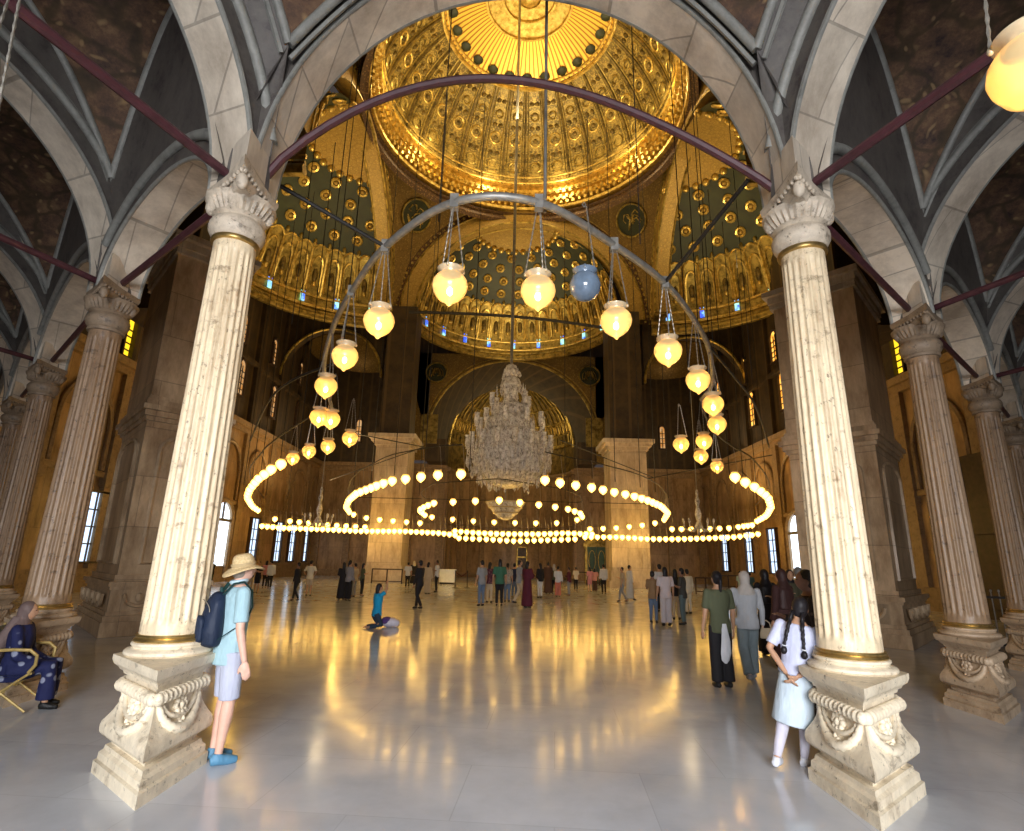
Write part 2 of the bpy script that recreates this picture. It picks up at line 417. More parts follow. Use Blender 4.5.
def window(n, sx, y, z0, w, h, pane, wall='x', frame='darkw', bars=(1, 3), arch=False, x=None):
    """a pane in a frame with glazing bars, standing on the wall face"""
    f = mb(M[frame]); p = mb(M[pane])
    def T(a, d, z):
        if wall == 'x': return (sx * (HX - d), y + a, z)
        return (x + a, FY - d, z)
    def bx(m, a0, a1, d0, d1, za, zb):
        q, r = T(a0, d0, za), T(a1, d1, zb); m.box(min(q[0], r[0]), max(q[0], r[0]), min(q[1], r[1]), max(q[1], r[1]), za, zb)
    bx(p, -w / 2, w / 2, .04, .08, z0, z0 + h)
    t = .09
    if arch:
        o = len(p.v); N = 12; pts = [T(w / 2 * math.cos(PI * i / N), .08, z0 + h + w / 2 * math.sin(PI * i / N)) for i in range(N + 1)]
        p.v += pts; p.face([o + i for i in range(N + 1)])
        f.tube([T(w / 2 * math.cos(PI * i / N), .1, z0 + h + w / 2 * math.sin(PI * i / N)) for i in range(N + 1)], t, 6)
    else: bx(f, -w / 2 - t, w / 2 + t, 0, .22, z0 + h, z0 + h + t)
    for s in (-1, 1): bx(f, s * w / 2 - t * .6, s * w / 2 + t * .6, 0, .22, z0, z0 + h)
    bx(f, -w / 2 - t, w / 2 + t, 0, .26, z0 - t, z0)
    for i in range(1, bars[0] + 1): a = -w / 2 + w * i / (bars[0] + 1); bx(f, a - .035, a + .035, .08, .13, z0, z0 + h)
    for i in range(1, bars[1] + 1): zz = z0 + h * i / (bars[1] + 1); bx(f, -w / 2, w / 2, .08, .13, zz - .03, zz + .03)
    o = struct(f.build('window_%d' % n, smooth=0)); p.build('pane', o, smooth=0); return o
wn = 0
for sx, ys in ((-1, (25.6, 41.9, 46.4, 49.4, 52.6)), (1, (44.6, 40.6, 49.6))):
    for y in ys: wn += 1; window(wn, sx, y, 1.3, 1.25, 3.0, 'blue', bars=(1, 3))
for sx, ps in ((-1, ((25.8, 10.85, 1.3, 1.7, 'yellow'), (42.2, 12.1, .9, 2.1, 'orange2'), (36.2, 15.9, .8, 1.7, 'orange2'), (36.8, 12.3, .9, 2.1, 'orange2'), (47.5, 12.2, 1., 2.1, 'orange2'), (47.0, 16.3, .8, 1.6, 'orange2'), (31.5, 12.1, .9, 2.1, 'orange2'), (41.3, 16.1, .8, 1.7, 'orange2'), (52.0, 12.2, .9, 2., 'orange2'))),
                (1, ((25.8, 10.85, 1.3, 1.7, 'yellow'), (31.8, 12.2, 1., 2.4, 'orange'), (32.6, 15.9, .9, 2.0, 'orange'), (36.9, 12.2, 1., 2.3, 'orange'), (37.6, 15.9, .9, 1.9, 'orange'), (42.0, 12.2, 1., 2.3, 'orange'), (43.0, 15.9, .9, 1.8, 'orange'), (47.5, 12.2, 1., 2.2, 'orange'), (48.5, 15.9, .8, 1.7, 'orange'), (52.2, 12.2, .9, 2.1, 'orange')))):
    for y, z, w, h, m in ps: wn += 1; window(wn, sx, y, z, w, h, m, bars=(1, 4), arch=True)
for x in (-15.2, -12.2, 11.6, 15.0):
    wn += 1; window(wn, 0, 0, 12.8, .6, 2.0, 'orange2', wall='y', x=x, bars=(1, 3), arch=True)
# bright arched doorways in the side walls
def doorway(n, sx, y, w, h):
    f = mb(M['trimm']); N = 14
    pts = [(sx * (HX - .12), y + w / 2 * math.cos(PI * i / N), h + w / 2 * math.sin(PI * i / N)) for i in range(N + 1)]
    f.tube([(sx * (HX - .12), y + w / 2, 0)] + pts + [(sx * (HX - .12), y - w / 2, 0)], .2, 6)
    o = struct(f.build('door_%d' % n))
    p = mb(M['blues']); k = len(p.v); p.v += [(sx * (HX - .06), q[1], q[2]) for q in pts] + [(sx * (HX - .06), y - w / 2, 0), (sx * (HX - .06), y + w / 2, 0)]
    p.face(list(range(k, k + N + 3))); p.build('daylight_opening', o, smooth=0)
    g = mb(M['darkw']); a, c = sorted((sx * (HX - .1), sx * (HX - .2))); g.box(a, c, y - w / 2, y + w / 2, h - .1, h + .08); g.box(a, c, y - .06, y + .06, h, h + w / 2); g.build('transom', o, smooth=0)
doorway(1, -1, 37.0, 2.6, 3.9); doorway(2, 1, 36.8, 2.8, 3.9)

# ------------------------------------------------------------------ crossing: far semi dome, side semi domes, pendentives, dome
DCX, DCY, DZ = .6, 31.5, 20.9
def archring(cx, cy, zs, Ri, Ro, along, depth, mats, name, n=48, band=None):
    """semicircular arch; along = unit vector of the chord, depth along its normal"""
    d = V(along); nn = V((-d.y, d.x)); b = MB()
    def P(R, a, k): p = V((cx, cy)) + d * (R * math.cos(a)) + nn * k; return (p.x, p.y, zs + R * math.sin(a))
    rs = [(Ri, Ri, 0, depth, mats[0])]
    b.use(mats[0]).grid(lambda u, v: P(Ri, PI * u, depth * v), n, 1)
    Rm = Ri + (Ro - Ri) * .66
    for k in (0, depth):
        b.use(mats[0]).grid(lambda u, v: P(Ri + (Rm - Ri) * v, PI * u, k), n, 1)
        b.use(mats[1]).grid(lambda u, v: P(Rm + (Ro - Rm) * v, PI * u, k), n, 1)
    b.use(M['gold2'])
    for R in (Ri, Rm, Ro):
        for k in (0, depth): b.tube([P(R, PI * i / n, k) for i in range(n + 1)], .09, 5)
    for i in range(64):
        a = PI * (i + .5) / 64
        for k in (0, depth): b.ell(P((Rm + Ro) / 2, a, k), .13, .13, .13, 6, 4)
    return struct(b.build(name, smooth=50))
archring(DCX, 42, DZ, 8.7, 10.6, (1, 0), .9, (M['archband'], M['brownband']), 'ceiling_arch')
archring(DCX - 10.5, DCY, DZ, 9.0, 10.5, (0, 1), 1.1, (M['archband'], M['brownband']), 'ceiling_arch')
archring(DCX + 10.5, DCY, DZ, 9.0, 10.5, (0, -1), 1.1, (M['archband'], M['brownband']), 'ceiling_arch')
def pendentive():
    Rs = 10.5 * math.sqrt(2)
    def fn(u, v):
        a = 2 * PI * u; c, s = math.cos(a), math.sin(a); r1 = 10.5 / max(abs(c), abs(s)); r = 10.3 + (r1 - 10.3) * v
        return (DCX + r * c, DCY + r * s, DZ + math.sqrt(max(0, Rs * Rs - r * r)))
    p = struct(mb(M['pend']).grid(fn, 128, 10, wrap=True).build('ceiling_pendentives', smooth=60))
    for k in range(4):
        a = PI / 4 + k * PI / 2; r = 12.5; c = V((DCX + r * math.cos(a), DCY + r * math.sin(a), DZ + math.sqrt(Rs * Rs - r * r)))
        nrm = (V((DCX, DCY, DZ)) - c).normalized(); q = nrm.to_track_quat('Z', 'Y').to_matrix()
        b = mb(M['green']); o = len(b.v); N = 28
        for i in range(N): b.v.append(tuple(c + nrm * .12 + q @ V((1.25 * math.cos(2 * PI * i / N), 1.25 * math.sin(2 * PI * i / N), 0))))
        b.face(range(o, o + N)); b.use(M['gold2'])
        b.tube([c + nrm * .14 + q @ V((1.3 * math.cos(2 * PI * i / N), 1.3 * math.sin(2 * PI * i / N), 0)) for i in range(N)], .1, 6, True)
        rg = random.Random(k)
        for j in range(7):  # gilded calligraphic strokes
            x0, y0 = rg.uniform(-.7, .7), rg.uniform(-.6, .6)
            b.tube([c + nrm * .16 + q @ V((x0 + .32 * math.cos(t * 1.1 + j), y0 + .35 * math.sin(t * 1.3 + j * 2), 0)) for t in range(5)], .05, 4)
        b.build('calligraphy_roundel', p, smooth=60)
    g = mb(M['gold2'])
    for s in range(4):
        a = s * PI / 2; d = V((math.cos(a), math.sin(a))); n2 = V((-d.y, d.x))
        for k in (-1, 1):
            g.tube([(DCX + d.x * 10.2 + n2.x * k * 10.9 * math.cos(t * PI / 24), DCY + d.y * 10.2 + n2.y * k * 10.9 * math.cos(t * PI / 24), DZ + 10.9 * math.sin(t * PI / 24)) for t in range(3, 12)], .08, 5)
    g.build('gilded_edging', p)
pendentive()
def main_dome():
    z0 = DZ + 10.3
    c = (DCX, DCY, z0)
    R = 10.0
    def P(a, e, q=R): return (c[0] + q * math.cos(a) * math.cos(e), c[1] + q * math.sin(a) * math.cos(e), c[2] + q * math.sin(e))
    e0, e1, e2 = math.radians(9), math.radians(53), math.radians(72)
    d = mb(M['dome']).grid(lambda u, v: P(2 * PI * u, e0 + (e1 - e0) * v), 128, 16)
    d.use(M['burst']).grid(lambda u, v: P(2 * PI * u, e1 + (e2 - e1) * v), 128, 5)
    d.use(M['gold']).grid(lambda u, v: P(2 * PI * u, e2 + (PI / 2 - e2) * v), 48, 4)
    do = struct(d.build('ceiling_dome', smooth=60))
    k = mb(M['gold'])
    prof = [(10.75, -.55), (10.3, -.5), (10.25, -.3), (10.55, -.22), (10.55, .0), (10.1, .1), (10.1, .35), (10.35, .42), (10.35, .62), (9.95, .7), (9.9, 1.0), (10.2, 1.08), (10.2, 1.3), (9.75, 1.42), (9.85, 1.6)]
    k.lathe(prof, c, 128, cap=False)
    for i in range(120):
        a = 2 * PI * i / 120
        for z, r, h in ((-.24, 10.2, .3), (.1, 10.0, .3), (.75, 9.85, .28)):
            k.box(r - .12, r + .2, -.11, .11, c[2] + z, c[2] + z + h, rot=a, org=c[:2])
    k.build('gilded_cornice', do, smooth=30)
    b = mb(M['brownband']).lathe([(10.9, -1.5), (10.6, -1.3), (10.65, -.9), (10.4, -.8), (10.7, -.55)], c, 96, cap=False)
    b.build('drum_band', do, smooth=40)
    r = mb(M['gold2'])
    for i in range(32):
        a = 2 * PI * i / 32
        r.use(M['goldd']).tube([P(a, e0 + (e1 - e0) * j / 10, R - .05) for j in range(11)], .10, 5)
        r.use(M['gold2'])
        for s in (-1, 1): r.tube([P(a + s * .028, e0 + (e1 - e0) * j / 10, R - .06) for j in range(11)], .045, 4)
        am = a + PI / 32
        for e, q in ((.30, .42), (.52, .46), (.70, .30)):
            m = r.use(M['gold'] if e == .52 else M['gold2'])
            rr = q / R
            m.tube([P(am + rr * math.cos(t * PI / 6) / math.cos(e), e + rr * math.sin(t * PI / 6), R - .08) for t in range(12)], .07, 4, True)
        r.use(M['goldd']).ell(P(am, .52, R - .02), .2, .2, .2, 6, 4)
        for e in (.40, .62, .80):
            for s in (-1, 1): r.use(M['goldd']).ell(P(am + s * .03, e, R), .22, .14, .25, 6, 4)
    r.use(M['gold'])
    for e, w in ((.17, .12), (.22, .08), (e1 - .02, .16), (e1 + .02, .1), (e2, .12), (1.38, .12), (1.48, .1)):
        r.tube([P(2 * PI * i / 96, e, R - .08) for i in range(96)], w, 6, True)
    r.use(M['green'])
    for i in range(24): r.ell(P(2 * PI * i / 24, e1 + .06, R - .05), .45, .45, .2, 8, 4)
    r.use(M['gold']).ell(P(0, PI / 2, R - .1), .8, .8, .4)
    r.build('gilded_ribs', do, smooth=60)
main_dome()
def semidome(cx, cy, cz, R, phi, name, nw=11):
    def P(a, e, q=R): return (cx + q * math.cos(phi + a) * math.cos(e), cy + q * math.sin(phi + a) * math.cos(e), cz + q * math.sin(e))
    H = PI / 2; ez = math.radians(31); et = math.radians(66)
    d = mb(M['gold2']).grid(lambda u, v: P(-H + PI * u, ez * v), 64, 6)
    d.use(M['green']).grid(lambda u, v: P(-H + PI * u, ez + (et - ez) * v), 64, 8)
    d.use(M['archband']).grid(lambda u, v: P(-H + PI * u, et + (H - et) * v), 48, 4)
    do = struct(d.build(name, smooth=60))
    k = mb(M['gold2'])
    for z, r in ((-.5, .30), (-.12, .14)): k.tube([(cx + (R - .1) * math.cos(phi - H + PI * i / 48), cy + (R - .1) * math.sin(phi - H + PI * i / 48), cz + z) for i in range(49)], r, 6)
    k.use(M['gold'])
    n = 22; da = PI / n
    for i in range(n):
        a = -H + da * (i + .5)
        w = da * .36
        k.use(M['gold'])
        pts = [P(a - w, .16, R - .1)] + [P(a - w * math.cos(PI * t / 8), .36 + .10 * math.sin(PI * t / 8), R - .12) for t in range(9)] + [P(a + w, .16, R - .1)]
        k.tube(pts, .09, 5)
        k.use(M['goldd']).ell(P(a, .30, R), .24, .24, .7, 8, 5)
        k.use(M['gold']).ell(P(a, .22, R - .1), .2, .2, .22, 7, 4)
        k.tube([P(a + da / 2, .12, R - .1), P(a + da / 2, .50, R - .1)], .10, 5)
        pts = [P(a - da / 2 + da * t / 6, .50 + .05 * math.sin(PI * t / 6), R - .1) for t in range(7)]; k.tube(pts, .07, 5)
        k.use(M['gold2']).ell(P(a + da / 2, .56, R - .1), .15, .15, .28, 7, 5)
    for e, w in ((.03, .12), (.12, .1)): k.use(M['gold']).tube([P(-H + PI * i / 48, e, R - .1) for i in range(49)], w, 6)
    k.build('gilded_niches', do, smooth=60)
    q = mb(M['gold'])
    for row, (e, m) in enumerate(((.66, 13), (.80, 12), (.94, 9), (1.07, 7))):
        for i in range(m):
            a = -H + PI * (i + (.5 if row % 2 else .1) + .2) / m
            rr = .33 / R
            q.use(M['gold']).tube([P(a + rr * math.cos(t * PI / 5) / math.cos(e), e + rr * math.sin(t * PI / 5), R - .1) for t in range(10)], .11, 5, True)
            q.use(M['archband']).ell(P(a, e, R - .05), .2, .2, .2, 7, 4)
    for t in range(17): q.use(M['gold']).ell(P(-H + PI * t / 16, et, R - .08), .28, .28, .28, 7, 4)
    q.build('gilded_rosettes', do, smooth=60)
    s = mb(M['stain'])
    for i in range(nw):
        a = -H + PI * (i + .5) / nw; c = P(a, .06, R - .16)
        s.box(-.03, .03, -.16, .16, c[2] - .1, c[2] + .75, rot=phi + a, org=c[:2])
    s.build('stained_panes', do, smooth=0)
    # drum below the half dome: wall with an arch-headed dark band
    return do
semidome(DCX - .6, 42.6, 21.3, 8.7, PI / 2, 'ceiling_semidome')
semidome(DCX - 10.9, 32.6, 20.3, 9.4, PI, 'ceiling_semidome')
semidome(DCX + 10.9 - .4, 32.6, 20.3, 9.4, 0, 'ceiling_semidome')

# wall under the far half dome, above the apse: gilded spandrels, dark arch, roundels
def under_far():
    def curtain(cx, cy, R, z0, z1, phi, b, n=48):
        b.grid(lambda u, v: (cx + R * math.cos(phi - PI / 2 + PI * u), cy + R * math.sin(phi - PI / 2 + PI * u), z0 + (z1 - z0) * v), n, 1)
    # flat spandrel wall with arch hole (radius 8.0, springing 12.9)
    b = mb(M['pend']); Y = 51.6; N = 48; zs, R, zt, X = 12.7, 8.0, 21.2, 10.6
    o = len(b.v)
    for i in range(N + 1):
        a = PI * i / N; x = R * math.cos(a); z = zs + R * math.sin(a) * .98
        b.v.append((x, Y, z)); b.v.append((x if abs(x) < 7.99 else math.copysign(X, x), Y, zt))
    for i in range(N): b.face((o + 2 * i, o + 2 * i + 1, o + 2 * i + 3, o + 2 * i + 2))
    b.box(-X, -R, Y, Y + .2, ZC, zt); b.box(R, X, Y, Y + .2, ZC, zt); struct(mb(M['upper']).box(-X - 8.2, X + 8.2, Y + 1.2, Y + 1.4, 21.6, 32).build('wall_attic', smooth=0)); struct(mb(M['upper']).box(-X - .2, -X, 46, FY, ZC, 21).build('wall_return', smooth=0)); struct(mb(M['upper']).box(X, X + .2, 46, FY, ZC, 21).build('wall_return', smooth=0))
    w = struct(b.build('wall_spandrel', smooth=0))
    d = mb(M['upper'])
    def P(Rr, a, y, k=1.): return (Rr * math.cos(a), y, zs + Rr * math.sin(a) * k)
    d.grid(lambda u, v: P(8.0 + (6.2 - 8.0) * v, PI * u, Y + (FY - Y) * v, .98), N, 4)
    d.box(-8.0, -6.2, Y + .2, FY, ZC, zs); d.box(6.2, 8.0, Y + .2, FY, ZC, zs)
    d.build('dark_arch', w, smooth=60)
    g = mb(M['gold2'])
    g.tube([P(8.05, PI * i / N, Y - .05, .98) for i in range(N + 1)], .12, 6)
    g.tube([P(8.4, PI * i / N, Y - .05, .98) for i in range(N + 1)], .06, 6)
    g.tube([P(6.2, PI * i / N, FY - .05, 1.1) for i in range(N + 1)], .14, 6)
    g.build('gilded_edging', w)
    for s in (-1, 1):
        r = mb(M['green']); c = V((s * 7.4, Y - .1, 19.2)); n = 24; o = len(r.v)
        r.v += [(c.x + .95 * math.cos(2 * PI * i / n), c.y, c.z + .95 * math.sin(2 * PI * i / n)) for i in range(n)]; r.face(range(o, o + n))
        r.use(M['gold2']).tube([(c.x + math.cos(2 * PI * i / n), c.y - .05, c.z + math.sin(2 * PI * i / n)) for i in range(n)], .09, 6, True)
        for j in range(6): r.tube([(c.x - .5 + j * .2 + .2 * math.cos(t * 1.2 + j), c.y - .08, c.z + .45 * math.sin(t * 1.4 + j * 2)) for t in range(5)], .045, 4)
        r.build('calligraphy_roundel', w, smooth=60)
    # gilded panel beside the apse
    for s in (-1, 1):
        p = mb(M['gold2']).box(min(s * 7.0, s * 8.6), max(s * 7.0, s * 8.6), Y - .12, Y, 12.2, 15.0); p.build('gilded_panel', w, smooth=0)
under_far()
# corner bays: small arches between pier, side wall and far wall, and their dark ceilings
for s in (-1, 1):
    x0, x1 = s * 10.6, s * HX; xm = (x0 + x1) / 2; R = abs(x1 - x0) / 2
    b = mb(M['upper']); N = 24; o = len(b.v); Y = 43.0; zs = 15.8
    for k, yy in enumerate((Y, Y + .8)):
        for i in range(N + 1):
            a = PI * i / N; b.v.append((xm + R * math.cos(a), yy, zs + R * math.sin(a))); b.v.append((xm + R * math.cos(a), yy, 22))
    for k in range(2):
        q = o + k * 2 * (N + 1)
        for i in range(N): b.face((q + 2 * i, q + 2 * i + 1, q + 2 * i + 3, q + 2 * i + 2))
    for i in range(N): b.face((o + 2 * i, o + 2 * i + 2, o + 2 * (N + 1) + 2 * i + 2, o + 2 * (N + 1) + 2 * i))
    w = struct(b.build('wall_corner', smooth=50))
    mb(M['gold2']).tube([(xm + (R - .05) * math.cos(PI * i / N), Y - .06, zs + R * math.sin(PI * i / N)) for i in range(N + 1)], .12, 6).build('gilded_edging', w)
    c = mb(M['pend']).grid(lambda u, v: (xm + 3.9 * math.cos(2 * PI * u) * math.cos(v * PI / 2), 48.9 + 5 * math.sin(2 * PI * u) * math.cos(v * PI / 2), 19.8 + 2.5 * math.sin(v * PI / 2)), 32, 8)
    struct(c.build('ceiling_corner', smooth=60))
    st = mb(M['stain']); st.box(xm - s * 1.5 - .2, xm - s * 1.5 + .2, 53.2, 53.3, 20.0, 20.8); st.build('stained_pane', w, smooth=0)
# roof slab closing the building above the half domes, behind everything seen
struct(mb(M['upper']).box(-HX, HX, 42.9, 43.0, 31.6, 32.2).build('ceiling_edge', smooth=0))

# ------------------------------------------------------------------ massive piers
def polyprism(b, pts, z0, z1, off=0.):
    c = sum((V(p) for p in pts), V((0, 0))) / len(pts)
    q = []
    for p in pts:
        d = V(p) - c; q.append(c + d * (1 + off / d.length))
    n = len(q); vs = [(p.x, p.y, z0) for p in q] + [(p.x, p.y, z1) for p in q]
    b.add(vs, [tuple(range(n))[::-1], tuple(range(n, 2 * n))] + [(i, (i + 1) % n, n + (i + 1) % n, n + i) for i in range(n)]); return q
def big_pier(pts, label, top=9.6):
    t = thing('marble_pier', label, 'pier', (0, 0, 0), group='massive piers of the hall')
    b = mb(M['pier']); polyprism(b, pts, 1.25, 4.75); polyprism(b, pts, 5.35, top - .5, .02); b.build('pier_shaft', t, smooth=0)
    k = mb(M['pier'])
    for z0, z1, o in ((0, .3, .42), (.3, .42, .36), (.42, .5, .25), (.5, .95, .2), (.95, 1.02, .28), (1.02, 1.12, .36), (1.12, 1.25, .12)): polyprism(k, pts, z0, z1, o)
    g = k; k = mb(M['pier'])
    for z0, z1, o in ((4.75, 4.85, .1), (4.85, 4.98, .2), (4.98, 5.1, .32), (5.1, 5.25, .2), (5.25, 5.35, .1)): polyprism(k, pts, z0, z1, o)
    k.build('belt_moulding', t, smooth=0)
    k = mb(M['farp'])
    for z0, z1, o in ((top - .5, top - .35, .15), (top - .35, top - .15, .2), (top - .15, top, .38)): polyprism(k, pts, z0, z1, o)
    k.build('cornice', t, smooth=0)
    f = mb(M['pier']); n = len(pts)
    c = sum((V(p) for p in pts), V((0, 0))) / n
    for i in range(n):
        a, e = V(pts[i]), V(pts[(i + 1) % n]); d = (e - a); L = d.length; d.normalize(); nn = V((d.y, -d.x))
        if nn.dot((a + e) / 2 - c) < 0: nn = -nn
        def Q(s, z, k=.03): p = a + d * s + nn * k; return (p.x, p.y, z)
        m = .38
        N = 10; R = L / 2 - m
        arcp = [Q(L / 2 + R * math.cos(PI * j / N), 4.1 + .35 * math.sin(PI * j / N)) for j in range(N + 1)]
        f.tube([Q(L - m, 1.5)] + arcp + [Q(m, 1.5)], .05, 5, True)
        w = int(L / .75)
        for j in range(w):  # carved swags round the plinth
            x = L * (j + .5) / w; g.tube([Q(x + .3 * math.cos(PI + PI * q / 8), .86 - .26 * math.sin(PI * q / 8), .2) for q in range(9)], .045, 5)
            g.ell(Q(x, .78, .2), .08, .08, .1, 7, 5)
    f.build('panel_frame', t); g.build('plinth', t, smooth=30)
    return t
def quad(P, e1, l1, e2, l2): P = V(P); e1 = V(e1).normalized() * l1; e2 = V(e2).normalized() * l2; return [P, P + e2, P + e1 + e2, P + e1]
big_pier(quad((-8.56, 12.8), (-.68, .73), 3.0, (.66, .75), 1.75), 'massive alabaster pier behind the front column at left')
big_pier(quad((9.1, 13.7), (.68, .73), 3.0, (-.66, .75), 2.1), 'massive alabaster pier behind the front column at right')
def far_pier(x0, x1, label):
    t = thing('marble_pier', label, 'pier', ((x0 + x1) / 2, 43, 0), group='massive piers of the hall')
    w = (x1 - x0) / 2; t_ = 1.4
    mb(M['farp']).box(-w, w, -t_, t_, 1.2, ZC - .6).build('pier_shaft', t, smooth=0)
    mb(M['farp']).box(-w - .25, w + .25, -t_ - .25, t_ + .25, 0, .5).box(-w - .12, w + .12, -t_ - .12, t_ + .12, .5, 1.2).build('plinth', t, smooth=0)
    mb(M['farp']).box(-w - .15, w + .15, -t_ - .15, t_ + .15, ZC - .6, ZC - .35).box(-w - .35, w + .35, -t_ - .35, t_ + .35, ZC - .35, ZC - .1).box(-w - .55, w + .55, -t_ - .55, t_ + .55, ZC - .1, ZC + .2).build('cornice', t, smooth=0)
    mb(M['upper']).box(-w + .1, w - .1, -t_ + .2, t_ - .2, ZC + .2, 21.5).build('upper_shaft', t, smooth=0)
    g = mb(M['farp'])
    for s in (-1, 1): g.box(s * (w - .45) - .12, s * (w - .45) + .12, -t_ - .05, -t_ + .02, 1.4, ZC - .8)
    g.build('pilaster_strip', t, smooth=0)
far_pier(-10.2, -7.75, 'pale square pier left of the big crystal chandelier, far across the hall')
far_pier(7.45, 10.2, 'pale square pier right of the big crystal chandelier, far across the hall')
for s in (-1, 1):
    struct(mb(M['upper']).box(min(s * 13.4, s * 10.9), max(s * 13.4, s * 10.9), 17.2, 20.4, 9.6, 31).build('wall_buttress', smooth=0))

# ------------------------------------------------------------------ gallery columns
ZCAP = 5.5
PROF = [(0, 1), (.09, 1), (.10, .94), (.15, .93), (.17, .86), (.20, .84), (.205, .74), (.25, .74), (.255, .84), (.275, .93), (.30, .985), (.34, 1.0), (.38, .98), (.42, .90), (.46, .82), (.51, .75), (.57, .71), (.64, .69), (.74, .69), (.745, .75), (.775, .77), (.78, .83), (.80, .86), (.825, .95), (.86, .99), (.90, .99)]
def wz(z):
    for (a, p), (b, q) in zip(PROF, PROF[1:]):
        if a <= z <= b: return p + (q - p) * (z - a) / max(1e-6, b - a)
    return .7
def make_column(sx, mats, label, loc):
    t = thing('fluted_column', label, 'column', loc, group='marble columns of the arcade')
    U = V((sx * .76, .65)) * .53; Vv = V((0, 1)) * .48
    def F(a, b_, z): p = U * a + Vv * b_; return (p.x, p.y, z)
    ped, sh, cp = mats
    b = mb(ped); o = 0
    for z, w in PROF:
        for a, c in ((-1, -1), (1, -1), (1, 1), (-1, 1)): b.v.append(F(a * w, c * w, z))
    for j in range(len(PROF) - 1):
        for k in range(4): b.face((j * 4 + k, j * 4 + (k + 1) % 4, (j + 1) * 4 + (k + 1) % 4, (j + 1) * 4 + k))
    b.face((3, 2, 1, 0)); n = (len(PROF) - 1) * 4; b.face((n, n + 1, n + 2, n + 3))
    po = b.build('pedestal', t, smooth=28)
    for side in range(4):
        def G(s, w, z):
            return F(*{0: (s, -w), 1: (w, s), 2: (s, w), 3: (-w, s)}[side], z)
        g = mb(ped)
        N = 43; pts = []; rr = []
        for i in range(N + 1):
            s = -.70 + 1.40 * i / N; pts.append(G(s, .80, .665)); rr.append(.050 if (i // 2) % 2 else .036)
        g.tube(pts, rr, 10)
        for s in (-.76, .76): g.ell(G(s * .94, .80, .66), .042, .042, .050, 10, 6)
        for dr, rad in ((0, .042), (.085, .026)):
            pts = []; rr = []
            for i in range(29):
                a = PI * i / 28; s = -(.60 - dr) * math.cos(a); z = .63 - (.225 - dr * .9) * math.sin(a)
                pts.append(G(s, wz(z) + .015 + .03 * math.sin(a), z)); rr.append(rad * (1.05 if i % 2 else .78) * (.6 + .40 * math.sin(a)))
            g.tube(pts, rr, 8)
        for i in range(8):
            a = 2 * PI * i / 8; z = .55 + .05 * math.sin(a); g.ell(G(.13 * math.cos(a), wz(z) + .05, z), .026, .026, .03, 8, 5)
        g.ell(G(0, wz(.55) + .07, .55), .03, .03, .035, 8, 5)
        for i in range(5): z = .49 - i * .02; g.ell(G(.05 * (-1) ** i, wz(z) + .03, z), .022, .022, .028, 7, 4)
        g.build('garland', po, smooth=60)
    b = mb(ped).lathe([(.33, .90), (.345, .915), (.345, .935), (.33, .95), (.30, .955), (.285, .965), (.29, .975), (.30, .985), (.30, 1.0), (.28, 1.01), (.26, 1.02)], n=40)
    b.build('column_base', t, smooth=40)
    mb(M['brass']).lathe([(.255, 1.0), (.283, 1.005), (.29, 1.02), (.283, 1.035), (.272, 1.04), (.278, 1.055), (.272, 1.068), (.25, 1.07)], n=40).build('brass_ring', t, smooth=40)
    def flute(r, z, a):
        if z < 1.14 or z > 4.80: return r
        f = abs(math.sin(a * 10)); return r * (1 - .085 * (f ** 1.6) * min(1, (z - 1.14) / .06, (4.80 - z) / .06 + .0))
    zs = [1.06, 1.14, 1.17, 1.20, 1.6, 2.2, 3, 3.8, 4.4, 4.74, 4.77, 4.80, 4.86, 4.90]
    prof = [(.255 - (z - 1.06) / 3.84 * .05, z) for z in zs]
    mb(sh).lathe(prof, n=160, mod=flute).build('shaft', t, smooth=60)
    c = mb(M['brass'] if ped is M['ped'] else cp).lathe([(.205, 4.88), (.235, 4.89), (.24, 4.91), (.235, 4.93), (.21, 4.94)], n=32)
    c.use(cp)
    c.lathe([(.21, 4.93), (.245, 4.96), (.27, 5.02), (.275, 5.08), (.262, 5.13), (.235, 5.15), (.225, 5.17), (.24, 5.185), (.265, 5.20)], n=48, mod=lambda r, z, a: r * (1 + (.03 * abs(math.sin(a * 10)) if 4.97 < z < 5.12 else 0)))
    c.lathe([(.225, 5.18), (.27, 5.22), (.31, 5.28), (.345, 5.345), (.35, 5.37), (.30, 5.38)], n=60, mod=lambda r, z, a: r * (1 - (.07 * abs(math.sin(a * 15)) if z < 5.36 else 0)))
    Z = [(5.33, .58), (5.37, .70), (5.41, .74), (5.415, .80), (5.46, .84), (5.50, .84)]
    o = len(c.v); h = .52
    for z, w in Z:
        for a, e in ((-1, -1), (0, -.9), (1, -1), (.9, 0), (1, 1), (0, .9), (-1, 1), (-.9, 0)): c.v.append(F(a * w, e * w, z))
    for j in range(len(Z) - 1):
        for k in range(8): c.face((o + j * 8 + k, o + j * 8 + (k + 1) % 8, o + (j + 1) * 8 + (k + 1) % 8, o + (j + 1) * 8 + k))
    c.face([o + k for k in range(8)][::-1]); c.face([o + (len(Z) - 1) * 8 + k for k in range(8)])
    for k, (a, e) in enumerate(((-1, -1), (1, -1), (1, 1), (-1, 1))):
        c.ell(F(a * .66, e * .66, 5.30), .06, .06, .09, 10, 7)
    for i in range(40):
        s = -.95 + 1.9 * (i % 10 + .5) / 10; c.ell(F(*((s * .78, -.74), (.74, s * .78), (s * .78, .74), (-.74, s * .78))[i // 10], 5.40), .022, .022, .028, 6, 4)
    c.build('capital', t, smooth=40)
    im = mb(M['soffit']); o = 0
    for z, w in ((5.5, .62), (5.95, .62)):
        for a, e in ((-1, -1), (1, -1), (1, 1), (-1, 1)): im.v.append(F(a * w, e * w, z))
    for k in range(4): im.face((k, (k + 1) % 4, 4 + (k + 1) % 4, 4 + k))
    im.face((7, 6, 5, 4)); im.build('impost_block', t, smooth=0)
    return t
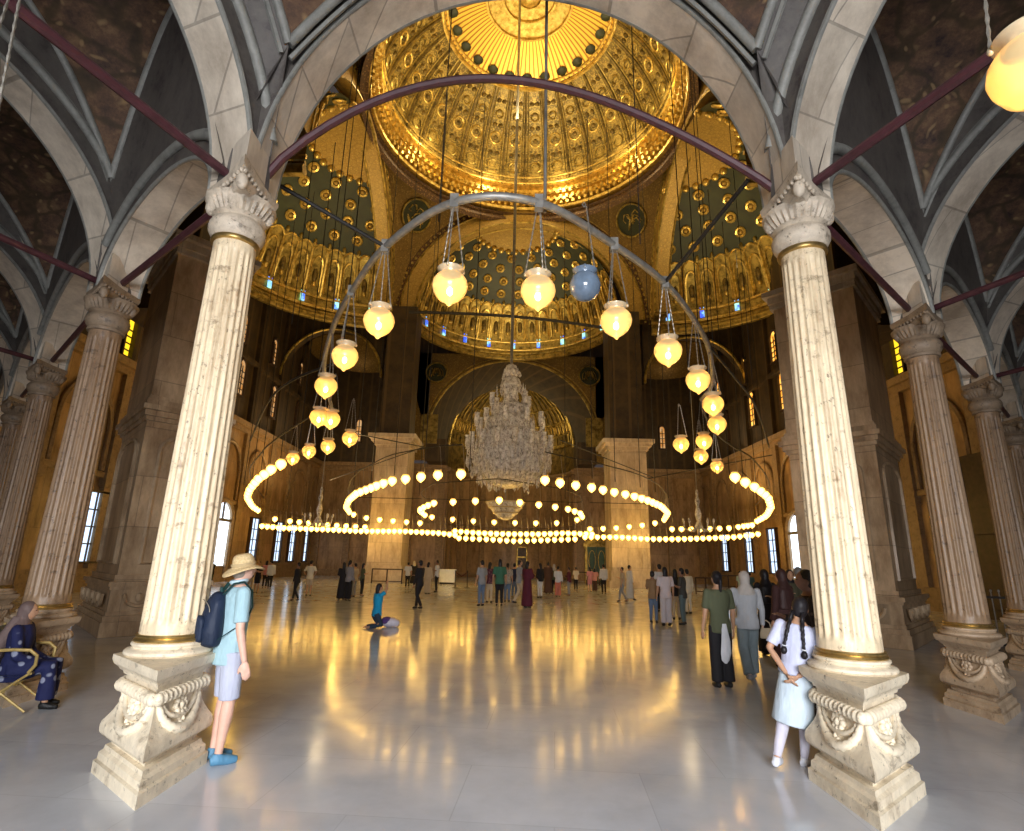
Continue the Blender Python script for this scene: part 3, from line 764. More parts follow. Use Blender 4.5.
LC = [V(p) for p in ((-2.97, 5.31), (-6.09, 7.82), (-9.97, 11.44), (-13.07, 14.35), (-16.3, 17.5))]
RC = [V(p) for p in ((3.0, 5.24), (6.3, 8.1), (9.77, 11.1), (13.0, 14.1), (16.3, 17.3))]
BK = [V((-.35, -.94)) * 5.9, V((.35, -.94)) * 5.9]
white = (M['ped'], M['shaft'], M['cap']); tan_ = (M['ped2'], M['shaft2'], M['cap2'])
make_column(-1, white, 'cream fluted column on a swagged pedestal, left of the central arch beside the man in a straw hat', (*LC[0], 0))
make_column(1, white, 'cream fluted column on a swagged pedestal, right of the central arch beside the girl in white', (*RC[0], 0))
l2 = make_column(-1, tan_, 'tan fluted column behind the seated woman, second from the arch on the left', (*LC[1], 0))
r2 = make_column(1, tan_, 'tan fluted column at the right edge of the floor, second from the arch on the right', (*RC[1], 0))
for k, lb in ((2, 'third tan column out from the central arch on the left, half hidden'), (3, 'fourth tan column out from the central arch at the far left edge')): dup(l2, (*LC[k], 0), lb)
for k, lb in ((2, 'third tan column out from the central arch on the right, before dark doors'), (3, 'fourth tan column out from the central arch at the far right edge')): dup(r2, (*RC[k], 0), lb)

# ------------------------------------------------------------------ arches of the gallery, tie rods, vaults
AT, AW = .30, .52
def arch(p0, p1, rise, zs=ZCAP, n=40, inset=.22):
    p0, p1 = V(p0), V(p1); d = p1 - p0; L = d.length; d.normalize(); nn = V((-d.y, d.x)); mid = (p0 + p1) / 2; h = L / 2 - inset
    def P(t, a, k): q = mid - d * ((h + t) * math.cos(a)) + nn * k; return (q.x, q.y, zs + (rise + t) * math.sin(a))
    b = mb(M['soffit']).grid(lambda u, v: P(0, PI * u, AW * (v - .5)), n, 1)
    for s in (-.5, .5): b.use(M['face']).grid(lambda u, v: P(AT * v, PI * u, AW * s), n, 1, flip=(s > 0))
    o = struct(b.build('wall_arch', smooth=50))
    g = mb(M['mould'])
    for s in (-.5, .5):
        g.tube([P(.02, PI * i / n, AW * s * 1.02) for i in range(n + 1)], .03, 6)
        ok = [i for i in range(n + 1) if (rise + AT) * math.sin(PI * i / n) > .62]
        g.tube([P(AT, PI * i / n, AW * s * 1.1) for i in ok], .06, 8)
        g.tube([P(AT + .07, PI * i / n, AW * s * .95) for i in ok], .045, 6)
    g.build('trim', o, smooth=60)
    return (mid, d, nn, h, L, rise, zs)
def tie(p0, p1, label, bow=0., z=ZCAP + .12, skew=0.):
    p0, p1 = V(p0), V(p1); d = (p1 - p0).normalized(); a, b = p0 + d * .12, p1 - d * .12
    pts = []
    for i in range(25):
        f = i / 24; q = a + (b - a) * f; g = math.sin(PI * f ** (1 - skew)) ** .9 if bow else 0
        pts.append((q.x, q.y, z + bow * g))
    t = mb(M['tie']).tube(pts, .048, 8).build('tie_rod')
    return tag(t, label, 'tie rod', 'iron tie rods between the columns')
ZV, RV, INS = 7.1, 1.95, .46
def bay(a, b, c, d, rises, name='ceiling_vault'):
    """a,b front edge; c,d back edge. rises: arch rise under edges ab, bc, cd, da"""
    P4 = [V(p) for p in (a, b, c, d)]; cen = sum(P4, V((0, 0))) / 4
    def ins(p): return p + (cen - p).normalized() * INS * 1.4
    q = [ins(p) for p in P4]
    def vz(u, v): s, t = 4 * u * (1 - u), 4 * v * (1 - v); return ZV + RV * (s + t - s * t)
    def S4(u, v): p = q[0] * (1 - u) * (1 - v) + q[1] * u * (1 - v) + q[2] * u * v + q[3] * (1 - u) * v; return (p.x, p.y, vz(u, v))
    o = struct(mb(M['vault']).grid(S4, 28, 28, flip=True).build(name, smooth=60))
    g = mb(M['mould']); w = mb(M['face'])
    edges = [(0, 1, lambda f: S4(f, 0)), (1, 2, lambda f: S4(1, f)), (2, 3, lambda f: S4(1 - f, 1)), (3, 0, lambda f: S4(0, 1 - f))]
    for k, (i, j, E) in enumerate(edges):
        g.tube([E(t / 28) for t in range(29)], .055, 7)
        g.tube([V(E(t / 28)) + V((0, 0, -.12)) + (V((*((P4[i] + P4[j]) / 2), 0)) - V((*cen, 0))).normalized() * .07 for t in range(29)], .03, 5)
        p0, p1 = P4[i], P4[j]; dd = p1 - p0; L = dd.length; dd.normalize(); mid = (p0 + p1) / 2; h = L / 2 - .22 + AT; nn = (cen - mid).normalized()
        nn = (nn - dd * nn.dot(dd)).normalized(); rs = rises[k] + AT
        def B(f, v):
            an = PI * (.05 + .9 * f); x = -h * math.cos(an); bot = mid + dd * x + nn * AW * .5; bz = ZCAP + rs * math.sin(an)
            fr = min(1, max(0, .5 + x / (L - 2 * INS))); tp = V(E(fr)); tz = max(tp.z, bz + .02)
            return (bot.x + (tp.x - bot.x) * v, bot.y + (tp.y - bot.y) * v, bz + (tz - bz) * v)
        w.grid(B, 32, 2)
    g.build('trim', o, smooth=60); w.build('spandrels', o, smooth=50)
    return o
RL = [p + BK[0] for p in LC]; RR = [p + BK[1] for p in RC]
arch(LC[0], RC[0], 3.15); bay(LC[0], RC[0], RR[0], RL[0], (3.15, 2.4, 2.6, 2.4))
for C, B, s in ((LC, RL, 'left'), (RC, RR, 'right')):
    for k in range(4):
        if k < 4: arch(C[k], B[k], 2.4)
        rf = .95 if k == 0 else 1.15
        arch(C[k], C[k + 1], rf); arch(B[k], B[k + 1], rf)
        bay(C[k], C[k + 1], B[k + 1], B[k], (rf, 2.4, rf, 2.4))
    for k in range(3):
        nm = ('first', 'second', 'third')[k]
        tie(C[k], B[k], 'dark red tie rod running back from the %s column on the %s' % (nm, s))
        tie(C[k], C[k + 1], 'dark red tie rod under the %s side arch on the %s' % (nm, s))
tie(LC[0], RC[0], 'bowed dark red iron bar spanning the great central arch', 1.5, skew=.16)
# front wall of the gallery above the arches (seen only from the hall), rear wall
fw = mb(M['upper'])
for C in (LC, RC):
    for k in range(4):
        p, q = C[k], C[k + 1]; fw.add([(p.x, p.y + .3, 9.0), (q.x, q.y + .3, 9.0), (q.x, q.y + .3, 26), (p.x, p.y + .3, 26)], [(0, 1, 2, 3)])
p, q = LC[0], RC[0]; fw.add([(p.x, p.y + .3, 9.0), (q.x, q.y + .3, 9.0), (q.x, q.y + .3, 26), (p.x, p.y + .3, 26)], [(0, 1, 2, 3)])
struct(fw.build('wall_gallery', smooth=0))
# dark wooden doors and fence beyond the right columns
dw = mb(M['darkw']).box(HX - .7, HX - .1, 10, 23.5, 0, 6.2)
for k in range(9): dw.box(HX - .85, HX - .7, 10.3 + k * 1.5, 11.5 + k * 1.5, .4, 2.8).box(HX - .85, HX - .7, 10.3 + k * 1.5, 11.5 + k * 1.5, 3.1, 5.9)
struct(dw.build('door_3', smooth=0))

# ================================================================== PEOPLE
def cloth(name, col, rough=.8, pat=None):
    key = 'cl_' + name
    if key in M: return M[key]
    n = NT(name); a = n.noise(n.coord('Object', (1, 1, .4)), 9, 4)
    c = n.ramp(a, (.3, tuple(x * .8 for x in col)), (.7, col))
    if pat:
        c = n.mix(n.ramp(n.vor(n.coord('Object'), pat[1]), (.25, W3(1.)), (.34, W3(0.))), c, pat[0])
    n.bump(n.noise(n.coord('Object', (1, 1, .35)), 14, 3), .5, .03)
    M[key] = n.fin(c, rough, 0, .3); return M[key]
SK = {k: m_plain('skin_' + k, c, .5, 0, .12, 12) for k, c in (('pale', (.66, .40, .30)), ('tan', (.45, .25, .15)), ('brown', (.26, .13, .08)))}
def bake(o, vox, smooth=6, sub=0):
    r = o.modifiers.new('r', 'REMESH'); r.mode = 'VOXEL'; r.voxel_size = vox; r.use_smooth_shade = True
    s = o.modifiers.new('s', 'SMOOTH'); s.factor = .5; s.iterations = smooth
    dg = bpy.context.evaluated_depsgraph_get(); me = bpy.data.meshes.new_from_object(o.evaluated_get(dg))
    o.modifiers.clear(); old = o.data; me.name = old.name; o.data = me
    if not me.materials:
        for m in old.materials: me.materials.append(m)
    me.shade_smooth(); return o
def lerp(a, b, t): return a + (b - a) * t
ARMS = {'down': ((.135, .0, .635), (.15, .035, .485)), 'front': ((.135, .02, .645), (.055, .15, .70)), 'behind': ((.15, -.045, .66), (.035, -.085, .545)),
        'up': ((.13, .07, .87), (.07, .11, 1.0)), 'photo': ((.13, .07, .72), (.07, .16, .86)), 'folded': ((.135, .02, .66), (-.03, .11, .68)), 'swing': ((.135, -.05, .64), (.14, .0, .49)), 'hip': ((.17, -.03, .66), (.11, .03, .56)),
        'lap': ((.12, .04, .62), (.05, .17, .56))}
def hand(b, w, d, H, side, palm, near, pose='relaxed'):
    """palm and four fingers plus thumb from wrist w, pointing along d; palm = direction the palm faces"""
    d = d.normalized(); palm = (palm - d * palm.dot(d)).normalized(); s = d.cross(palm) * side
    R = Matrix((s, palm, d)).transposed()
    pc = w + d * .026 * H
    b.ell(pc, .021 * H, .010 * H, .030 * H, 12, 8, rot=R)
    if near:
        for k, (off, ln) in enumerate(((-.017, .036), (-.006, .043), (.006, .041), (.016, .032))):
            base = w + d * .046 * H + s * off * H
            p1 = base + d * ln * .5 * H + palm * .003 * H; p2 = p1 + d * ln * .38 * H + palm * .008 * H; p3 = p2 + d * ln * .22 * H + palm * .010 * H
            b.tube([base - d * .01 * H, base, p1, p2, p3], [x * H for x in (.0062, .0060, .0055, .0050, .0038)], 8)
        t0 = w + d * .018 * H - s * .018 * H; t1 = t0 + d * .018 * H - s * .013 * H + palm * .006 * H; t2 = t1 + d * .018 * H - s * .003 * H + palm * .006 * H
        b.tube([t0 + s * .01 * H, t0, t1, t2], [x * H for x in (.0085, .0078, .0066, .005)], 8)
    else:
        b.ell(w + d * .062 * H + palm * .006 * H, .017 * H, .008 * H, .024 * H, 8, 6, rot=R)
        b.tube([w + d * .02 * H - s * .014 * H, w + d * .05 * H - s * .026 * H], .007 * H, 6)
def person(name_label, loc, face, H, skin='tan', arms=('down', 'down'), legs='stand', top=None, sleeves='short', bottom=None, bkind='trousers', shoes=(.03, .03, .03), hair=(.02, .015, .012), hkind='short', build=1., near=0, vox=None, extra=None, head_turn=0., group=None, cat='person'):
    """face = heading in degrees, 0 looks to +Y (away from the viewer), 90 looks to -X (left)"""
    t = thing('person', name_label, cat, loc, math.radians(face), group)
    vox = vox or (.0075 if near == 2 else .014 if near else .022)
    w = build
    sh = .105 * w
    sit = legs in ('sit', 'kneel')
    if legs == 'stand': J = [((.05, 0, .52), (.052, .012, .285), (.055, -.005, .045)), ((-.05, 0, .52), (-.052, .012, .285), (-.055, -.005, .045))]
    elif legs == 'walk': J = [((.05, 0, .52), (.052, .075, .29), (.05, .10, .045)), ((-.05, 0, .52), (-.052, .01, .285), (-.05, -.12, .06))]
    elif legs == 'sit': J = [((.055, 0, .27), (.075, .24, .30), (.075, .25, .045)), ((-.055, 0, .27), (-.07, .24, .30), (-.07, .22, .045))]
    elif legs == 'kneel': J = [((.05, -.03, .24), (.06, .06, .045), (.05, -.16, .03)), ((-.05, -.03, .24), (-.06, .06, .045), (-.05, -.16, .03))]
    dz = {'sit': -.24, 'kneel': -.27}.get(legs, 0)
    def Z(z): return z + dz
    def v(p): return V(p) * H
    def armj(k, side):
        e, wr = ARMS[k]; return v((side * sh, 0, Z(.81))), v((side * e[0] * w, e[1], Z(e[2]))), v((side * wr[0], wr[1], Z(wr[2])))
    b = mb(SK[skin])
    # torso, neck
    def torso(b, g=0., z0=.47, z1=.86, flare=0.):
        R = [(.46, .082, .062), (.50, .090, .068), (.54, .088, .066), (.60, .076, .054), (.66, .080, .056), (.72, .092, .063), (.77, .100, .062), (.81, .092, .052), (.838, .055, .040), (.86, .032, .032)]
        out = []
        for z, rx, ry in R:
            if z < z0 - 1e-6 or z > z1 + 1e-6: continue
            out.append((0, (.006 if z < .56 else 0) * -H, Z(z) * H, (rx * w + g) * H, (ry * w + g) * H))
        if flare: out[0] = (*out[0][:3], out[0][3] + flare * H, out[0][4] + flare * H)
        b.stack(out, 18)
    torso(b)
    HC = v((0, .012, Z(.935)))
    b.tube([v((0, -.004, Z(.83))), v((0, .004, Z(.90)))], [.034 * H, .029 * H], 12)
    Rh = Matrix.Rotation(math.radians(head_turn), 3, 'Z')
    b.ell(HC, .044 * H, .056 * H, .064 * H, 18, 12, rot=Rh)
    b.ell(HC + Rh @ v((0, .016, -.032)), .031 * H, .036 * H, .034 * H, 12, 8, rot=Rh)      # jaw
    b.ell(HC + Rh @ v((0, .057, -.012)), .007 * H, .011 * H, .013 * H, 8, 6, rot=Rh)         # nose
    b.ell(HC + Rh @ v((0, .051, -.034)), .013 * H, .006 * H, .005 * H, 8, 5, rot=Rh)         # lips
    for s in (-1, 1): b.ell(HC + Rh @ v((s * .045, -.002, -.008)), .005 * H, .010 * H, .016 * H, 8, 6, rot=Rh)
    A = [armj(arms[0], 1), armj(arms[1], -1)]   # right arm (+X when facing +Y) first
    for k, (s_, e, wr) in enumerate(A):
        b.tube([s_ + V((0, 0, .0)), lerp(s_, e, .35), e, lerp(e, wr, .3), wr], [x * H for x in (.030, .027, .022, .021, .0145)], 12)
        b.ell(s_, .032 * H, .030 * H, .032 * H, 10, 8)
        d = wr - e; hand(b, wr, d, H, 1 if k == 0 else -1, V((-(1 if k == 0 else -1), .2, 0)) if abs(d.normalized().z) > .6 else V((0, 0, -1)) if arms[k] != 'up' else V((0, 1, 0)), near)
    for hp, kn, an in J:
        hp, kn, an = v(hp), v(kn), v(an)
        b.tube([hp, lerp(hp, kn, .4), kn, lerp(kn, an, .3), lerp(kn, an, .75), an], [x * H * w ** .5 for x in (.050, .046, .032, .033, .022, .019)], 14)
        fd = V((0, 1, -.25 if legs != 'kneel' else 0)).normalized() if legs != 'kneel' else V((0, -1, .0))
        b.tube([an + V((0, -.02 * H, -.018 * H)), an + V((0, .02 * H, -.02 * H)), an + V((0, .085 * H, -.030 * H))] if legs != 'kneel' else [an, an + V((0, -.06 * H, -.01 * H))], [.020 * H, .022 * H, .014 * H] if legs != 'kneel' else [.018 * H, .014 * H], 10)
    body = b.build('body', t); bake(body, vox, 5 if near else 3)
    if near:
        for s in (-1, 1): e = mb(cloth('eye_dark', (.02, .015, .01), .2)); e.ell(HC + Rh @ v((s * .018, .051, .002)), .0055 * H, .004 * H, .0035 * H, 8, 6); e.build('eye', t)
    cv = vox * 1.15
    def garment(nm, m, col=None):
        o = m.build(nm, t); bake(o, cv, 4); return o
    if top:
        m = mb(top); g = .009
        if sleeves == 'robe' or bkind == 'robe': pass
        torso(m, g + .003, .46 if bkind != 'skirt' else .54, .838, .006)
        for k, (s_, e, wr) in enumerate(A):
            m.ell(s_, .037 * H, .036 * H, .036 * H, 10, 8)
            if sleeves == 'short': m.tube([s_, lerp(s_, e, .35), lerp(s_, e, .82)], [x * H for x in (.036, .036, .037)], 12)
            elif sleeves == 'long': m.tube([s_, lerp(s_, e, .4), e, lerp(e, wr, .5), lerp(e, wr, .97)], [x * H for x in (.036, .034, .029, .026, .023)], 12)
        garment('shirt', m)
    if bottom:
        m = mb(bottom)
        if bkind in ('trousers', 'shorts', 'wide'):
            m.stack([(0, -.006 * H, Z(z) * H, (rx * w + .008) * H, (ry * w + .008) * H) for z, rx, ry in ((.455, .080, .062), (.49, .088, .068), (.53, .088, .066), (.57, .080, .058))], 18)
            for hp, kn, an in J:
                hp, kn, an = v(hp), v(kn), v(an)
                q = .012 if bkind == 'wide' else 0
                if bkind == 'shorts': m.tube([hp, lerp(hp, kn, .4), lerp(hp, kn, .95)], [x * H for x in (.056, .054, .050)], 14)
                else: m.tube([hp, lerp(hp, kn, .4), kn, lerp(kn, an, .5), lerp(kn, an, .97)], [(x + q * f) * H for x, f in ((.056, 0), (.052, .4), (.039, 1), (.035, 1.3), (.031, 1.8))], 14)
        elif bkind == 'skirt':
            m.stack([(0, -.004 * H, Z(z) * H, rx * H * w, ry * H * w) for z, rx, ry in ((.57, .082, .062), (.52, .096, .078), (.42, .108, .092), (.30, .118, .10), (.255, .122, .102))], 24)
        elif bkind == 'robe':
            if legs == 'sit':
                for hp, kn, an in J: hp, kn, an = v(hp), v(kn), v(an); m.tube([hp, lerp(hp, kn, .5), kn, lerp(kn, an, .5), lerp(kn, an, .9)], [x * H for x in (.075, .07, .055, .055, .06)], 14)
                m.stack([(0, 0, z * H, .105 * H, .085 * H) for z in (.2, .3, .36)], 18)
            else: m.stack([(0, -.002 * H, z * H, rx * H * w, ry * H * w) for z, rx, ry in ((.80, .098, .06), (.72, .102, .072), (.60, .098, .072), (.50, .112, .088), (.30, .125, .10), (.12, .14, .112), (.04, .145, .118))], 24)
            torso(m, .014, .46, .838)
            for s_, e, wr in A:
                m.ell(s_, .040 * H, .038 * H, .038 * H, 10, 8); m.tube([s_, lerp(s_, e, .4), e, lerp(e, wr, .5), lerp(e, wr, .95)], [x * H for x in (.040, .040, .038, .036, .038)], 12)
        garment({'trousers': 'trousers', 'wide': 'trousers', 'shorts': 'shorts', 'skirt': 'skirt', 'robe': 'robe'}[bkind], m)
    if shoes:
        for hp, kn, an in J:
            an = v(an); m = mb(cloth('shoe_%02d%02d%02d' % tuple(int(c * 99) for c in shoes), shoes, .5))
            if legs == 'kneel': continue
            m.tube([an + V((0, -.034 * H, -.022 * H)), an + V((0, .0, -.016 * H)), an + V((0, .045 * H, -.024 * H)), an + V((0, .092 * H, -.030 * H))], [x * H for x in (.020, .027, .025, .016)], 12)
            m.tube([an + V((0, -.004 * H, -.01 * H)), an + V((0, -.004 * H, .012 * H))], [.025 * H, .023 * H], 10)
            garment('shoe', m)
    if hkind:
        m = mb(cloth('hair_%02d%02d%02d' % tuple(int(c * 99) for c in hair), hair, .55))
        if hkind in ('short', 'long', 'bun', 'pony'):
            m.ell(HC + Rh @ v((0, -.010, .012)), .049 * H, .055 * H, .059 * H, 16, 10, rot=Rh); m.ell(HC + Rh @ v((0, -.022, -.012)), .045 * H, .040 * H, .050 * H, 14, 9, rot=Rh)
            if hkind == 'long': m.stack([(0, -.030 * H, Z(z) * H, rx * H, ry * H) for z, rx, ry in ((.93, .046, .030), (.88, .050, .028), (.82, .052, .022), (.76, .040, .014))], 14)
            if hkind == 'bun': m.ell(HC + Rh @ v((0, -.062, .02)), .024 * H, .024 * H, .024 * H)
            if hkind == 'pony': m.tube([HC + v((0, -.05, .02)), HC + v((0, -.075, -.02)), HC + v((0, -.065, -.10)), HC + v((0, -.06, -.17))], [x * H for x in (.014, .020, .016, .006)], 10)
            nm = 'hair'
        else:   # headscarf draping on the shoulders
            m.ell(HC + v((0, -.012, .008)), .054 * H, .058 * H, .066 * H, 16, 10)
            m.stack([(0, (-.012) * H, Z(z) * H, rx * H, ry * H) for z, rx, ry in ((.93, .050, .050), (.88, .046, .046), (.84, .075, .058), (.80, .100, .068), (.77, .104, .070))], 18)
            if hkind == 'longscarf': m.stack([(0, -.03 * H, Z(z) * H, rx * H, ry * H) for z, rx, ry in ((.80, .10, .06), (.70, .112, .066), (.60, .118, .07))], 18)
            nm = 'headscarf'
        garment(nm, m)
    if extra: extra(t, H, v, Z, A, HC, Rh)
    return t
C_ = cloth
white_c = C_('white_cotton', (.64, .66, .70)); black_c = C_('black_cloth', (.018, .017, .02)); jeans = C_('blue_denim', (.13, .19, .30)); beige = C_('beige_cloth', (.55, .45, .32)); grey_c = C_('grey_cloth', (.30, .31, .33)); navy = C_('navy_cloth', (.03, .04, .09)); maroon = C_('maroon_cloth', (.10, .015, .03)); brown_c = C_('brown_cloth', (.10, .05, .03)); olive = C_('olive_cloth', (.09, .10, .055)); pink = C_('pink_cloth', (.70, .30, .33)); cream_c = C_('cream_cloth', (.72, .66, .52)); green_c = C_('green_cloth', (.05, .16, .10)); teal = C_('teal_cloth', (.08, .17, .20))

# --- man in the straw hat with the backpack
def man_extra(t, H, v, Z, A, HC, Rh):
    straw = NT('woven_straw'); c = straw.coord('Object'); a = straw.noise(c, 60, 3); x, y, z = straw.sep(c)
    ring = straw.math('SINE', straw.math('MULTIPLY', z, 500)); col = straw.mix(straw.ramp(ring, (.3, W3(0.)), (.8, W3(.35))), straw.ramp(a, (.3, (.50, .36, .17)), (.7, (.74, .58, .33))), (.36, .24, .10)); straw.bump(a, .5, .01); straw.fin(col, .8, 0, .2)
    h = mb(straw.m); n = 40
    prof = [(.0, .135), (.050, .132), (.078, .118), (.092, .088), (.100, .045), (.104, .022), (.13, .012), (.16, .002), (.185, -.012), (.184, -.018), (.15, -.006), (.12, .004), (.098, .010)]
    def md(r, z, a): return r
    o0 = len(h.v); h.lathe(prof, (0, 0, 0), n, cap=False)
    tilt = Matrix.Rotation(math.radians(11), 3, 'X')
    for i in range(o0, len(h.v)):
        p = V(h.v[i]); r = math.hypot(p.x, p.y); p.z += -.35 * max(0, r - .09) * (p.y / max(r, .01)) ** 2 + .15 * max(0, r - .09) * (p.x / max(r, .01)) ** 2
        h.v[i] = tuple(HC + Rh @ (tilt @ (p + V((0, -.005, -.002)))))
    ho = h.build('straw_hat', t, smooth=180)
    bnd = mb(C_('hat_band', (.45, .34, .18))); bnd.tube([HC + Rh @ (tilt @ V((.103 * math.cos(i * PI / 16), .103 * math.sin(i * PI / 16) - .005, .035))) for i in range(32)], .008, 6, True, ry=2.); bnd.build('hat_band', ho)
    c = mb(C_('shirt_collar', (.50, .66, .74))); c.tube([v((.045 * math.cos(i * PI / 8), .035 * math.sin(i * PI / 8) - .005, .865 + .006 * math.sin(i * PI / 8))) for i in range(16)], .012 * H, 7, True); c.build('collar', t)
lightblue = C_('light_blue_shirt', (.36, .54, .60)); lav = C_('pale_lavender_shorts', (.47, .50, .62))
MP = (-2.50, 5.46); MF = -52
man = person('man in straw hat, light blue shirt and pale shorts beside the left front column', (*MP, 0), MF, 1.74, 'pale', ('down', 'down'), 'stand', lightblue, 'short', lav, 'shorts', (.09, .24, .38), (.3, .25, .2), 'short', .97, 2, extra=man_extra, head_turn=8)
# the shirt hangs loose below the waist
# --- backpack on his back
def backpack():
    t = thing('backpack', 'dark navy backpack worn on the back of the man in the straw hat', 'backpack', (MP[0], MP[1], 0), math.radians(MF))
    nv = C_('backpack_navy', (.012, .022, .05), .6); st = C_('backpack_strap', (.01, .05, .05), .6)
    b = mb(nv); H = 1.74
    b.stack([(0, -.175 - dy, z * H, rx, ry) for z, rx, ry, dy in ((.545, .10, .05, 0), (.56, .135, .085, .01), (.62, .15, .105, .02), (.70, .14, .095, .01), (.77, .115, .075, 0), (.805, .075, .05, -.01), (.815, .03, .02, -.01))], 26)
    bo = b.build('bag_body', t); bake(bo, .012, 6)
    p = mb(nv); p.stack([(0, -.285, z * H, rx, .045) for z, rx in ((.57, .07), (.585, .10), (.65, .105), (.685, .09), (.70, .05))], 20); po = p.build('front_pocket', t); bake(po, .01, 4)
    z_ = mb(M['chain']); z_.tube([(.12 * math.cos(a), -.245 - .04 * math.sin(a) ** 2, 1.25 + .10 * math.sin(a)) for a in [PI * i / 14 for i in range(15)]], .004, 5); z_.tube([(-.06, -.30, 1.33), (-.06, -.31, 1.29)], .005, 5); z_.build('zip', t)
    for s in (-1, 1):
        k = mb(st); k.tube([(s * .06, -.14, .80 * H), (s * .095, -.07, .855 * H), (s * .115, .01, .865 * H), (s * .125, .085, .82 * H), (s * .13, .105, .74 * H), (s * .145, .06, .665 * H), (s * .16, -.05, .63 * H), (s * .12, -.15, .585 * H)], [.024, .028, .028, .026, .022, .014, .012, .012], 8, ry=.35); k.build('strap', t)
    h = mb(st); h.tube([(-.03, -.15, .805 * H), (-.025, -.15, .835 * H), (.025, -.15, .835 * H), (.03, -.15, .805 * H)], .008, 6); h.build('grab_handle', t)
backpack()
# --- girl in white with two braids
def girl_extra(t, H, v, Z, A, HC, Rh):
    for s in (-1, 1):
        b = mb(cloth('hair_010101', (.012, .010, .012), .45)); pts = []; rr = []
        for i in range(19):
            f = i / 18; pts.append(V((s * (.028 + .030 * f) * H, (-.048 - .030 * min(1, f * 2.2) + .006 * math.sin(i * 1.5)) * H, (.915 - .225 * f) * H))); rr.append((.012 if i % 2 else .0155) * H * (1 - .35 * f))
        b.tube(pts, rr, 8); b.ell(pts[-1] + V((0, 0, -.018 * H)), .020 * H, .017 * H, .024 * H); br = b.build('braid', t, smooth=60)
        k = mb(white_c); k.tube([pts[-2] + V((.0125 * H * math.cos(a), .0125 * H * math.sin(a), 0)) for a in [i * PI / 5 for i in range(10)]], .004 * H, 6, True); k.build('hair_tie', br)
legw = C_('white_leggings', (.60, .58, .67)); skirtw = C_('white_skirt', (.56, .66, .74)); teew = C_('white_tshirt', (.56, .59, .76))
girl = person('girl in white T-shirt and skirt with two black braids, leaning on the right pedestal', (2.58, 5.66, 0), -40, 1.49, 'tan', ('behind', 'behind'), 'walk', teew, 'short', skirtw, 'skirt', (.72, .74, .80), (.012, .010, .012), 'short', 1.0, 2, extra=girl_extra, head_turn=14)
girl.rotation_euler.y = .15
lg = mb(legw)
for hp, kn, an in (((.05, 0, .52), (.052, .075, .29), (.05, .10, .045)), ((-.05, 0, .52), (-.052, .01, .285), (-.05, -.12, .06))):
    hp, kn, an = V(hp) * 1.5, V(kn) * 1.5, V(an) * 1.5; lg.tube([hp, lerp(hp, kn, .5), kn, lerp(kn, an, .35), lerp(kn, an, .96)], [x * 1.5 for x in (.050, .046, .037, .037, .024)], 14)
lo = lg.build('leggings', girl); bake(lo, .009, 4)

def P0(px, py): p = at_z(px, py, 0); return (p.x, p.y, 0)
def ht(px, py, py_top, lo=1.45, hi=1.86):
    p = at_z(px, py, 0); z = at_y(px, py_top, p.y).z; return max(lo, min(hi, z))
# shoulder bags and hand bags are things of their own
def bag(label, loc, m, w=.26, h=.2, d=.1, strap=None, cat='handbag'):
    t = thing('handbag', label, cat, loc)
    b = mb(m); b.stack([(0, 0, z * h, rx * w, ry * d) for z, rx, ry in ((0, .42, .35), (.06, .5, .5), (.5, .5, .5), (.9, .42, .3), (1., .38, .15))], 16); b.build('bag_body', t)
    k = mb(m); pts = strap or [(-w * .35, 0, h * .95), (-w * .25, 0, h * 1.5), (0, 0, h * 1.75), (w * .25, 0, h * 1.5), (w * .35, 0, h * .95)]
    k.tube(pts, .01, 6); k.build('bag_strap', t); return t
# --- group right of centre, middle distance
def scarf_back(m, y=-.08):
    def f(t, H, v, Z, A, HC, Rh):
        b = mb(m); b.stack([(x * H, y * H, z * H, rx * H, .012 * H) for x, z, rx in ((.0, .545, .018), (.0, .50, .028), (.005, .40, .042), (.0, .30, .050), (-.01, .24, .036), (-.01, .215, .01))], 12); b.build('cloth_hanging_from_belt', t)
    return f
W1 = P0(724, 688); W2 = P0(752, 680)
person('woman in olive T-shirt and wide black trousers, a white cloth at her hip', W1, 8, 1.66, 'tan', ('down', 'down'), 'stand', olive, 'short', black_c, 'wide', (.02, .02, .02), (.02, .02, .018), 'pony', 1.0, 1, extra=scarf_back(white_c, -.082))
person('woman in pale headscarf, grey top and grey-blue trousers, seen from behind', W2, -6, 1.66, 'pale', ('down', 'swing'), 'walk', C_('pale_grey_top', (.45, .47, .50)), 'long', C_('grey_blue_trousers', (.20, .25, .27)), 'wide', (.3, .3, .32), (.50, .46, .42), 'scarf', 1.08, 1)
bag('beige ring-handled bag in the hand of the woman in grey', (W2[0] + .30, W2[1] + .0, .62), C_('bag_beige', (.45, .36, .24)), .22, .16, .07)
W3p = P0(771, 655); W4 = P0(782, 668)
person('woman in a long black abaya and headscarf standing with her back turned', (W3p[0] + .0, W3p[1], 0), 10, 1.68, 'tan', ('folded', 'folded'), 'stand', None, 'long', black_c, 'robe', (.02, .02, .02), (.014, .013, .016), 'longscarf', 1.0, 1)
person('woman in a dark brown abaya with a pale shoulder strap', (W4[0], W4[1] - .3, 0), 30, 1.70, 'tan', ('front', 'down'), 'stand', None, 'long', C_('dark_brown_abaya', (.055, .022, .020)), 'robe', (.02, .02, .02), (.05, .022, .020), 'longscarf', 1.06, 1)
p_ = P0(797, 652); person('woman in a black headscarf facing the viewer behind the braided girl', p_, 170, 1.68, 'tan', ('front', 'down'), 'stand', C_('dark_olive_top', (.06, .055, .03)), 'long', black_c, 'wide', (.02, .02, .02), (.015, .012, .012), 'scarf', 1.0, 1)
